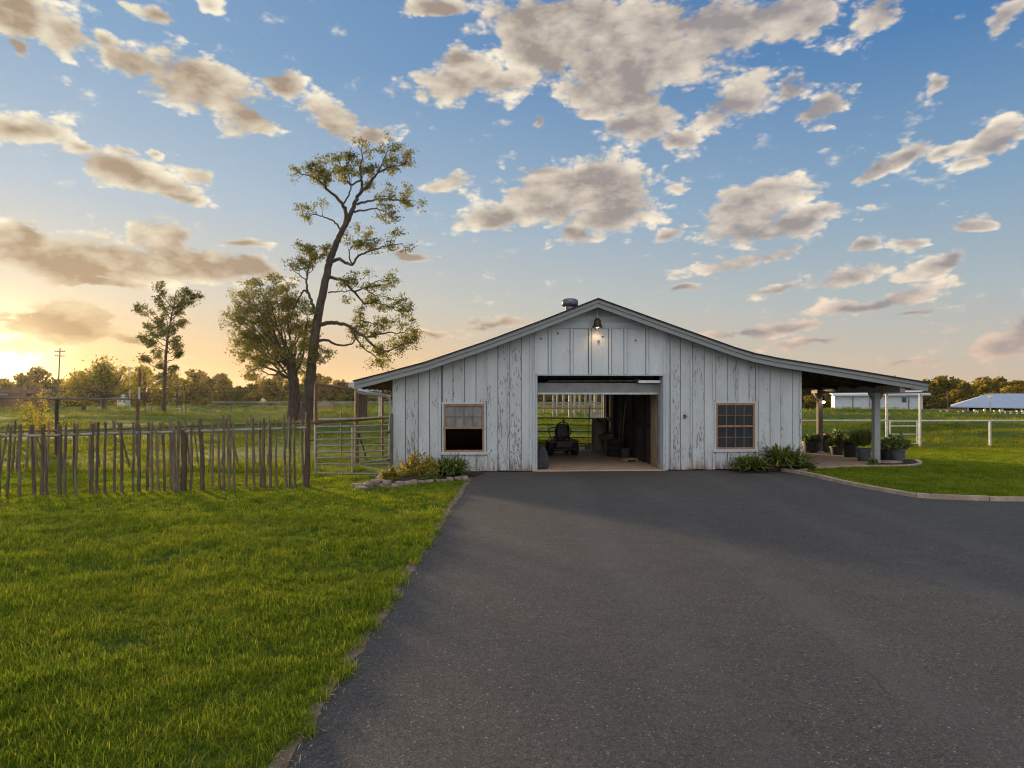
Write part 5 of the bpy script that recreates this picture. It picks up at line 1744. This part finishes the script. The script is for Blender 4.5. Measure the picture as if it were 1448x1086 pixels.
# ------------------------------------------------------------------ things inside the barn
mw = thing('riding_mower', 'dark riding mower parked with its back to the doorway', 'mower', G(796, 645), BA + .05)


def part(nm, mb, mat, par, **k): return mb.build(nm, M[mat] if isinstance(mat, str) else mat, par, **k)


for s in (-1, 1):
    m_ = MB(); 
    for k_, (r_, x_) in enumerate(((.21, 0), (.25, .03), (.26, .09), (.26, .15), (.25, .2), (.21, .235))): pass
    prof = [(.10, -.115), (.20, -.115), (.255, -.08), (.265, 0), (.255, .08), (.20, .115), (.10, .115)]
    m_.lathe(prof, 22); w_ = part('wheel', m_, 'rubber', mw, smooth=True, loc=(s * .44, .15, .265)); w_.rotation_euler = (0, math.pi / 2, 0)
    m_ = MB(); m_.lathe([(0, -.09), (.1, -.1), (.105, -.07), (.105, .07), (.1, .1), (0, .09)], 16); part('rim', m_, 'mower', w_, smooth=True)
    m_ = MB(); m_.lathe([(.05, -.06), (.13, -.06), (.15, 0), (.13, .06), (.05, .06)], 16); w2_ = part('wheel', m_, 'rubber', mw, smooth=True, loc=(s * .38, 1.25, .15)); w2_.rotation_euler = (0, math.pi / 2, 0)
    m_ = MB(); m_.ext([(s * .3, .42), (s * .56, .5), (s * .56, .54), (s * .3, .62)][::s], -.12, .5); part('fender', m_, 'mower', mw, bevel=.015)
    m_ = MB(); m_.tube(catmull([(s * .3, .5, .55), (s * .4, .56, .82), (s * .36, .62, .95), (s * .14, .66, .97)], 5), .018, 8); part('control_lever', m_, 'black', mw, smooth=True)
m_ = MB(); m_.box(-.3, .3, -.3, .55, .3, .56); m_.box(-.26, .26, -.33, -.29, .33, .5); part('engine_cover', m_, 'black', mw, bevel=.03)
m_ = MB(); m_.box(-.42, .42, -.36, -.30, .24, .29); m_.box(-.42, -.36, -.36, .2, .245, .285); m_.box(.36, .42, -.36, .2, .245, .285); part('bumper', m_, 'mower', mw, bevel=.01)
m_ = MB(); m_.box(-.5, .5, .4, 1.1, .14, .27); part('cutting_deck', m_, 'mower', mw, bevel=.04)
m_ = MB(); m_.box(-.28, .28, .5, 1.35, .27, .36); part('footboard', m_, 'black', mw, bevel=.02)
m_ = MB(); m_.box(-.25, .25, .18, .66, .58, .68); st_ = part('seat', m_, 'black', mw, bevel=.04)
m_ = MB(); m_.ext([(-.24, .66), (.24, .66), (.26, .9), (.2, 1.08), (.1, 1.13), (-.1, 1.13), (-.2, 1.08), (-.26, .9)], .1, .2); part('backrest', m_, 'black', st_, bevel=.03)
m_ = MB(); m_.tube(catmull([(-.2, .0, .5), (-.21, .0, .95), (-.17, 0, 1.12), (0, 0, 1.2), (.17, 0, 1.12), (.21, 0, .95), (.2, 0, .5)], 5), .02, 8); part('roll_bar', m_, 'black', mw, smooth=True)

cart = thing('tiller_cart', 'dark wheeled cart with a faded red guard and long raised handles', 'cart', G(866, 639), BA + .1)
m_ = MB(); m_.ext([(-.28, .26), (.3, .26), (.42, .72), (-.3, .72)], -.3, .35); part('tub', m_, 'black', cart, bevel=.02)
m_ = MB(); m_.ext([(-.34, .2), (-.30, .2), (-.30, .62), (-.38, .68), (-.5, .62), (-.53, .5), (-.45, .5), (-.4, .42)], -.32, .2); part('guard', m_, 'rose', cart, bevel=.02)
for s in (-.3, .12):
    m_ = MB(); m_.lathe([(.04, -.06), (.15, -.06), (.175, 0), (.15, .06), (.04, .06)], 16); o = part('wheel', m_, 'rubber', cart, smooth=True, loc=(s, -.1, .175)); o.rotation_euler = (0, math.pi / 2, 0)
for s in (0, .16):
    m_ = MB(); m_.tube([(-.1 + s, -.2 + s, .68), (-.42 + s, -.1 + s, 1.0), (-.66 + s * .7, -.05 + s, 1.27)], .016, 8); part('handle', m_, 'dark_pipe', cart, smooth=True)

dr = MB(); dr.lathe([(.27, 0), (.28, .02), (.28, .4), (.29, .42), (.28, .44), (.28, .82), (.29, .84), (.28, .86), (.28, 1.2), (.26, 1.24), (0, 1.24)], 24)
o = dr.build('drum', M['beige'], smooth=True, loc=B2W(OPR - .5, 6.9, .022)); tag(o, 'tall beige plastic drum at the back of the barn aisle', 'drum')
m_ = MB(); m_.tube([(0, 0, 0), (.08, .03, 1.72)], .014, 6); m_.lathe([(.03, 0), (.13, .02), (.12, .16), (.02, .26)], 10)
o = m_.build('broom', M['tan_wood'], loc=B2W(OPR - .82, 7.5, .022)); tag(o, 'broom standing upright against the drum in the barn', 'broom')
m_ = MB(); m_.lathe([(.2, 0), (.24, .1), (.25, .3), (.22, .5), (.13, .6), (.16, .7), (0, .68)], 16, wob=.05)
o = m_.build('feed_sack', M['sacking'], smooth=True, loc=B2W(OPR - .36, 5.6, .022)); tag(o, 'tan feed sack with a tied neck by the right aisle wall', 'sack')
m_ = MB()
for i in range(3): m_.lathe([(.2, .2 * i), (.3, .2 * i + .02), (.31, .2 * i + .1), (.3, .2 * i + .18), (.2, .2 * i + .199)], 20)
o = m_.build('tyre_stack', M['rubber'], smooth=True, loc=B2W(OPR - .42, 4.4, .022)); tag(o, 'short stack of black tyres in the dark along the right aisle wall', 'tyres')
m_ = MB(); m_.lathe([(.13, 0), (.16, .34), (.17, .35), (.155, .34), (.12, .05), (0, .05)], 18)
o = m_.build('bucket', M['bag'], smooth=True, loc=B2W(OPR - .3, 3.4, .022)); tag(o, 'grey bucket on the floor before the tyres', 'bucket')
m_ = MB(); m_.box(-.2, .2, -.13, .13, .08, .12); m_.box(-.2, -.16, -.12, .12, 0, .08); m_.box(.16, .2, -.12, .12, 0, .08)
o = m_.build('step_stool', M['tan_wood'], bevel=.005, loc=B2W(OPR - .42, 2.3, .022)); o.rotation_euler = (0, 0, .3); tag(o, 'low wooden step on the aisle floor near the right wall', 'stool')
for i, (v_, h_, l_) in enumerate(((4.7, 1.9, 'long handled shovel'), (5.2, 1.7, 'rake with a dark head'))):
    m_ = MB(); m_.tube([(-.14, 0, .25), (.0, 0, h_)], .016, 6)
    if i == 0: m_.ext([(-.24, .02), (-.13, .0), (-.09, .28), (-.16, .34), (-.24, .26)], -.1, .1)
    else: m_.box(-.19, -.13, -.2, .2, .18, .24); m_.bar((-.16, -.18, .2), (-.22, -.18, .0), .02, .02); m_.bar((-.16, .18, .2), (-.22, .18, .0), .02, .02); m_.bar((-.16, 0, .2), (-.22, 0, .0), .02, .02)
    o = m_.build('shovel' if i == 0 else 'rake', M['tan_wood'], loc=B2W(OPR + .0, v_, .022)); tag(o, l_ + ' leaning on the right aisle wall', 'garden tool')
m_ = MB()
m_.ext([(-.14, 0), (.16, 0), (.2, .1), (.17, .42), (.1, .62), (-.05, .66), (-.14, .5)], -.16, .16)
o = m_.build('feed_sack', M['bag'], bevel=.06, loc=B2W(OPL + .24, .5, .022)); tag(o, 'grey sack slumped inside the left side of the doorway', 'sack')
m_ = MB(); m_.ext([(-.12, 0), (.14, 0), (.15, .3), (.05, .42), (-.1, .4)], -.16, .16)
o = m_.build('feed_sack', M['bag'], bevel=.05, loc=B2W(OPL + .28, .95, .022)); tag(o, 'smaller dark sack behind the grey one inside the doorway', 'sack')
m_ = MB()
for i in range(9): m_.tube([(-.01 + .03 * math.sin(i), .09 * i, 0), (.02 * math.cos(i * 2), .09 * i, -1.9)], .05, 6)
o = m_.build('hanging_tarp', M['black_in'], loc=B2W(OPL + .05, .75, 2.3)); tag(o, 'dark tarp hanging down the left aisle wall inside the door', 'tarp')
m_ = MB(); m_.box(-.32, .32, -.05, .05, 0, .075); lt = thing('tube_light', 'white tube light fitting under the door head at the right', 'light', B2W(OPR - .4, .18, CH - (541.5 - HY) / F * 19.4), BA)
part('housing', m_, 'tube', lt, bevel=.01)
m_ = MB(); m_.lathe([(.03, 0), (.03, .05), (.02, .07)], 10); o = part('end_cap', m_, 'black', lt, loc=(-.33, 0, .037)); o.rotation_euler = (0, -math.pi / 2, 0)

# ------------------------------------------------------------------ far things, right
YB = 100.0
wb = thing('white_building', 'long low white metal building behind the porch posts', 'building', D(1242, 584, YB)); o_ = wb.location.copy(); o_.z = -.2; wb.location = o_
wb.rotation_euler = (0, 0, math.radians(-22)); o_ = D(1180.5, 584, YB); o_.z = -.2; wb.location = o_
CR, SR = math.cos(math.radians(-22)), math.sin(math.radians(-22))
def wx(px): k = (px - CX) / F; return (k * o_.y - o_.x) / (CR - k * SR)
class _P:
    def __init__(s, x, z): s.x, s.z = x, z
a, b = _P(0, CH + .2), _P(wx(1305), CH + .2 + .1)
m_ = MB(); m_.hexa([(a.x, 0, 0), (b.x, 0, 0), (b.x, 9, 0), (a.x, 9, 0), (a.x, 0, a.z), (b.x, 0, b.z), (b.x, 9, b.z), (a.x, 9, a.z)]); part('wall', m_, 'white_paint', wb)
m_ = MB(); m_.hexa([(a.x - .3, -.6, a.z), (b.x + .9, -.6, b.z), (b.x + .9, 9.5, b.z + .5), (a.x - .3, 9.5, a.z + .5), (a.x - .3, -.6, a.z + .2), (b.x + .9, -.6, b.z + .2), (b.x + .9, 9.5, b.z + .7), (a.x - .3, 9.5, a.z + .7)]); part('roof', m_, 'white_paint', wb)
q = _P(wx(1278.5), 1.75); m_ = MB(); m_.box(q.x - .28, q.x + .28, -.06, .03, q.z - .35, q.z + .4); w_ = part('window', m_, 'glass_dark', wb); 
for px_ in (1206, 1230, 1285): 
    q = _P(wx(px_), 0); m_ = MB(); m_.box(q.x - .05, q.x + .05, -.07, .0, .1, a.z - .1); part('downpipe', m_, 'grey_rail', wb)
mb_ = thing('metal_roof_barn', 'open sided barn under a broad pale metal roof at the right edge', 'barn', D(1400, 584, 100)); o_ = mb_.location.copy(); o_.z = -1.6; mb_.location = o_
YB = 100.0
e0, e1, r0_, r1_ = D(1344, 574.5, YB) - o_, D(1530, 577.5, YB) - o_, D(1398, 556.5, YB + 9) - o_, D(1560, 556.5, YB + 9) - o_
r0_.y = 9; r1_.y = 9
m_ = MB(); n_ = 18; vs = []
th = Vector((0, 0, -.15))
vs = [e0, e1, r1_, r0_, Vector((e0.x + 11.6, 18, e0.z)), Vector((e1.x + 11.6, 18, e1.z))]
m_.add(vs + [p + th for p in vs], [(0, 1, 2, 3), (3, 2, 5, 4), (0, 3, 4), (7, 6, 9, 8), (8, 9, 10, 11), (10, 9, 6), (0, 6, 7, 1), (1, 7, 8, 2), (2, 8, 11, 5), (4, 5, 11, 10), (0, 4, 10, 6)])
part('roof', m_, 'metal_roof', mb_)
m_ = MB(); q = D(1344, 580, YB) - o_; q2 = D(1371, 580, YB) - o_; m_.box(q.x, q2.x, .4, .7, 0, e0.z - .16); part('wall', m_, 'brown_wall', mb_)
m_ = MB(); m_.box(q2.x + .2, e1.x, 14, 14.3, 0, e0.z - .2); part('wall', m_, 'black_in', mb_)
for px_ in (1371, 1395, 1420, 1447, 1480):
    q = D(px_, 580, YB) - o_; m_ = MB(); m_.box(q.x - .09, q.x + .09, .3, .5, 0, e0.z - .1); part('post', m_, 'white_pipe', mb_)
# posts and plank fences in the middle distance, right
pf2 = thing('plank_fence', 'weathered low plank fence in front of the white building', 'fence', D(1180, 585, 84)); o_ = pf2.location.copy(); o_.z = 0; pf2.location = o_
for px_ in range(1128, 1345, 9):
    q = D(px_, 577.5 + (px_ > 1250), 84); m_ = MB(); m_.box(-.07, .07, -.07, .07, -.4, q.z); m_.build('post', M['grey_rail'], pf2, loc=(q.x - o_.x, 0, 0))
for y_ in (579.5, 582.5, 585):
    a, b = D(1120, y_, 83.8) - o_, D(1202 if y_ > 580 else 1345, y_, 83.8) - o_; m_ = MB(); m_.bar(a, b, .05, .12); m_.build('rail', M['grey_rail'], pf2)
pf3 = thing('board_fence', 'pale board fence in front of the pale metal roof', 'fence', D(1400, 588, 74)); o_ = pf3.location.copy(); o_.z = 0; pf3.location = o_
for px_ in (1330, 1339, 1355, 1362, 1378, 1382, 1392, 1406, 1414, 1421, 1429, 1438, 1446):
    q = D(px_, 580 + rf.uniform(-1.5, 2), 74); m_ = MB(); m_.box(-.08, .08, -.06, .06, -.4, q.z); m_.build('post', M['white_pipe'], pf3, loc=(q.x - o_.x, 0, 0))
a, b = D(1310, 582, 74) - o_, D(1480, 583.5, 74) - o_; m_ = MB(); m_.bar(a, b, .05, .13); m_.build('rail', M['grey_rail'], pf3)


def upole(label, px_, ytop, Y, r, arms, lean=0, mat='pole', g=None):
    t_ = D(px_, ytop, Y); z0 = tzf(t_.x, Y) - .3
    root = thing('utility_pole', label, 'pole', (t_.x - lean, Y, z0), 0, g)
    h = t_.z - z0
    m_ = MB(); m_.tube([(0, 0, 0), (lean, 0, h)], [r, r * .7], 8); m_.build('mast', M[mat], root, smooth=True)
    for dz, w_ in arms:
        m_ = MB(); m_.box(-w_, w_, -.06, .06, -.06, .06)
        for s in (-.9, -.45, .45, .9): m_.lathe([(.05, .06), (.06, .2), (.0, .26)], 6, (s * w_, 0, 0))
        o = m_.build('crossarm', M[mat], root, loc=(lean * (1 - dz / h), 0, h - dz)); o.rotation_euler = (0, 0, .5)
    return root


upole('utility pole with stacked crossarms against the glow at far left', 85, 492, 118, .13, ((.6, .8), (1.4, .7)), .5)
upole('slim pale pole right of the round spreading tree', 183.5, 517, 98, .1, ((.4, .5),), 0, 'metal')
upole('thin post rising before the wood beside the metal roof', 1340, 553, 90, .1, ((.3, .1),), 0)
upole('pale post in front of the metal roof with a short arm', 1400.5, 560, 88, .09, ((.2, .5),), 0, 'white_pipe')
upole('pale post left of the rear porch post', 1157.5, 566, 60, .07, ((.1, .1),), 0, 'white_pipe')
wires = thing('power_line', 'thin power wires slung low across the left pasture', 'wires', D(300, 560, 70))
o_ = wires.location.copy()
for y0, y1 in ((548, 545.5), (551.5, 553), (542, 541)):
    a, b = D(-60, y0, 70) - o_, D(520, y1, 74) - o_; m_ = MB(); m_.tube([a.lerp(b, i / 12) + Vector((0, 0, -.7 * math.sin(math.pi * i / 12))) for i in range(13)], .018, 4); m_.build('wire', M['black'], wires)

# ------------------------------------------------------------------ far things, left
rb = thing('red_building', 'low red brown shed with a pale lean to at the far left', 'building', D(18, 566, 110)); o_ = rb.location.copy(); o_.z = 0; rb.location = o_
m_ = MB(); a, b = D(-40, 556, 110) - o_, D(37, 556, 110) - o_; m_.box(a.x, b.x, 0, 6, -.5, a.z); part('wall', m_, 'brown_wall', rb)
m_ = MB(); m_.ext([(a.x - .3, a.z), (b.x + .3, a.z), (b.x - .5, a.z + .7), (a.x, a.z + .7)], -.4, 6.4); part('roof', m_, 'brown_wall', rb)
m_ = MB(); q = D(0, 558, 110) - o_; m_.box(q.x - 3, q.x + 1.3, -3, -.1, q.z - .1, q.z + .12); part('lean_to_roof', m_, 'white_paint', rb)
m_ = MB(); q = D(34, 560, 109) - o_; m_.box(q.x - .6, q.x + .2, -.06, -.01, 0, 1.6); part('door', m_, 'fence_post', rb)
ws = thing('white_shed', 'tiny white shed with a cupola below the round spreading tree', 'shed', D(171, 569, 112)); o_ = ws.location.copy(); o_.z = .2; ws.location = o_; ws.scale = (.64,) * 3
m_ = MB(); m_.box(-.95, .95, 0, 2.2, -.5, 1.9); part('wall', m_, 'white_paint', ws)
m_ = MB(); m_.ext([(-1.1, 1.9), (1.1, 1.9), (.4, 2.5), (-.4, 2.5)], -.15, 2.3); r_ = part('roof', m_, 'metal_roof', ws)
m_ = MB(); m_.box(-.3, .3, .7, 1.3, 2.5, 3.1); m_.ext([(-.4, 3.1), (.4, 3.1), (0, 3.4)], .6, 1.4); part('cupola', m_, 'white_paint', r_)
m_ = MB(); m_.lathe([(.0, 0), (.9, .0), (1.12, .25), (1.1, .7), (.8, 1.15), (.4, 1.4), (0, 1.45)], 18, wob=.05)
q = D(460, 578, 105); o = m_.build('hay_bale', M['hay'], smooth=True, loc=(q.x, 105, tzf(q.x, 105) - .1)); o.scale = (1.4, 1.1, 1.05); tag(o, 'tan mound of hay in the pasture left of the barn eave', 'hay')
hs = thing('open_shelter', 'white roofed open shelter seen below the left eave', 'shelter', D(530, 575, 62)); o_ = hs.location.copy(); o_.z = 0; hs.location = o_
for (xa, xb, ya, Y) in ((500, 518, 545.5, -2), (506, 562, 550.5, 0)):
    a, b = D(xa, ya, 62) - o_, D(xb, ya + .5, 62) - o_; m_ = MB()
    m_.hexa([(a.x, Y, a.z - .14), (b.x, Y, b.z - .14), (b.x, Y + 4, b.z + .2), (a.x, Y + 4, a.z + .2), (a.x, Y, a.z + .22), (b.x, Y, b.z + .22), (b.x, Y + 4, b.z + .55), (a.x, Y + 4, a.z + .55)]); part('roof', m_, 'white_paint', hs)
a = D(510, 565, 62) - o_; m_ = MB(); m_.box(a.x - .5, a.x + .35, .5, 1.2, -.6, 2.55); part('pier', m_, 'dark_wood', hs)
for px_ in (535, 538, 556):
    a = D(px_, 565, 62) - o_; m_ = MB(); m_.box(a.x - .05, a.x + .05, .3, .4, -.6, 2.6); part('post', m_, 'white_pipe', hs)
# wire fence posts in the left pasture
wfz = thing('wire_fence', 'old wire fence with short grey posts across the left pasture', 'fence', D(330, 585, 76)); o_ = wfz.location.copy(); o_.z = 0; wfz.location = o_
pv = None
for px_, yt in ((205, 571), (214, 574), (258, 573), (263, 572.5), (290, 577), (297, 570), (327, 574), (347, 571), (390, 574), (440, 572), (472, 569), (497, 570)):
    q = D(px_, yt, 76 + 6 * math.sin(px_)); zt = tzf(q.x, q.y); m_ = MB(); m_.tube([(0, 0, zt - .3), (rf.uniform(-.1, .1), 0, max(q.z, zt + .75))], .07, 6); m_.build('post', M['grey_rail'], wfz, loc=(q.x - o_.x, q.y - o_.y, 0))
    cur = Vector((q.x - o_.x, q.y - o_.y, max(q.z, zt + .7) - .12))
    if pv is not None: m_ = MB(); m_.tube([pv, cur], .012, 4); m_.build('wire', M['metal'], wfz)
    pv = cur
wr = thing('rail_fence', 'long low pale rail fence before the wood left of the barn', 'fence', D(520, 572, 120)); o_ = wr.location.copy(); o_.z = 0; wr.location = o_
for y_ in (568.5, 571):
    a, b = D(300, y_, 120) - o_, D(580, y_, 120) - o_; m_ = MB(); m_.bar(a, b, .05, .10); m_.build('rail', M['grey_rail' if y_ > 570 else 'metal'], wr)
for px_ in range(300, 581, 14):
    q = D(px_, 567.5, 120) - o_; m_ = MB(); m_.box(q.x - .06, q.x + .06, .05, .15, -.4, q.z); m_.build('post', M['grey_rail'], wr)

# ------------------------------------------------------------------ beyond the barn, seen through it
pav = thing('white_arbor', 'row of tall white posts and rails seen through the barn', 'arbor', D(815, 580, 62)); o_ = pav.location.copy(); o_.z = 0; pav.location = o_
for i, px_ in enumerate((742, 752, 769.5, 782.5, 788, 797, 806, 813, 820, 828, 835, 842, 852, 862, 875)):
    q = D(px_, 552, 62 + (i % 3) * 3); w_ = .14 if px_ in (806, 842) else .09
    m_ = MB(); m_.box(-w_, w_, -w_, w_, -.5, q.z); m_.build('post', M['dim_white'], pav, loc=(q.x - o_.x, q.y - o_.y, 0))
for y_ in (574, 577.5, 569.5):
    a, b = D(735, y_, 60.5) - o_, D(880, y_, 60.5) - o_; m_ = MB(); m_.bar(a, b, .06, .13); m_.build('rail', M['dim_white'] if y_ != 577.5 else M['rose'], pav)
a, b = D(735, 553, 65) - o_, D(880, 553, 65) - o_; m_ = MB(); m_.bar(a, b, .3, .25); m_.build('top_beam', M['dim_white'], pav)
sp = thing('paling_fence', 'short run of pale pointed palings beyond the barn gate', 'fence', D(850, 592, 44)); o_ = sp.location.copy(); o_.z = 0; sp.location = o_
for px_ in (837, 841, 845, 848.5, 852, 856, 860, 864, 868):
    q = D(px_, 580 + rf.uniform(-.5, .5), 44); m_ = MB(); m_.ext([(-.06, -.4), (.06, -.4), (.06, q.z - .1), (0, q.z), (-.06, q.z - .1)], -.02, .02); m_.build('paling', M['dim_white'], sp, loc=(q.x - o_.x, 0, 0))
a, b = D(836, 584, 44) - o_, D(870, 584, 44) - o_; m_ = MB(); m_.bar(a + Vector((0, .05, 0)), b + Vector((0, .05, 0)), .04, .08); m_.build('rail', M['dim_white'], sp)

# one wandering crack
cp = catmull([G(724 + x / 2, 640 + y / 2) for x, y in ((540, 270), (600, 315), (650, 350), (720, 400), (780, 450), (830, 490), (880, 520), (950, 590), (1000, 620), (1040, 660), (1090, 710))], 5)
m_ = MB(); vs = []
for i, p in enumerate(cp):
    d = (cp[min(i + 1, len(cp) - 1)] - cp[max(i - 1, 0)]).normalized(); s_ = Vector((-d.y, d.x, 0)); w_ = rf.uniform(.0006, .003); j_ = s_ * rf.uniform(-.02, .02)
    vs += [p + j_ - s_ * w_ + Vector((0, 0, .003)), p + j_ + s_ * w_ + Vector((0, 0, .003))]
m_.add(vs, [(2 * i, 2 * i + 1, 2 * i + 3, 2 * i + 2) for i in range(len(cp) - 1)])
m_.build('driveway_crack', M['rubber'], kind='structure')
# dry straw and bits along the lawn edge
cs = []
for _ in range(900):
    y_ = 3.0 + 15 * lf0.random() ** 1.6; cs.append((edge_x(y_) - .02 + lf0.gauss(0, .055), y_, .016 + lf0.random() * .01))
o = leaf_mesh('straw_litter', np.array(cs), NR.uniform(.02, .07, len(cs)), M['straw'], aspect=.12, nrm=np.zeros((len(cs), 3)), kind='stuff')
tag(o, 'dry straw and bits along the soil edge of the driveway', 'straw')
# fallen leaves on the asphalt
lf = random.Random(3); cs = []
for _ in range(150):
    if lf.random() < .6: p = KL[lf.randrange(len(KL) - 12)] + Vector((-lf.random() ** 2 * 2.2 - .05, -lf.random() * .9, .012))
    else: p = Vector((lf.uniform(-1, 9), lf.uniform(5, 18.9), .012))
    if p.y < 19: cs.append(tuple(p))
o = leaf_mesh('fallen_leaves', np.array(cs), NR.uniform(.02, .05, len(cs)), M['leaf_bronze'], nrm=np.tile((0, 0, .0), (len(cs), 1)), kind='stuff')
tag(o, 'small dry leaves scattered on the asphalt', 'leaves')
# ------------------------------------------------------------------ evening haze
m_, t_, out_ = new_mat('evening_haze')
pv_ = t_.new('ShaderNodeVolumePrincipled')
pv_.inputs['Color'].default_value = (.96, .90, .80, 1); pv_.inputs['Density'].default_value = .00007; pv_.inputs['Anisotropy'].default_value = .6
t_.l.new(pv_.outputs[0], out_.inputs[1])
mb = MB(); mb.box(-905, 905, -305, 905, -5, 22); hz_ = mb.build('haze', m_, kind='stuff')
tag(hz_, 'thin golden evening haze over the pasture', 'haze')
sc.cycles.volume_bounces = 0
sc.cycles.filter_width = 1.15
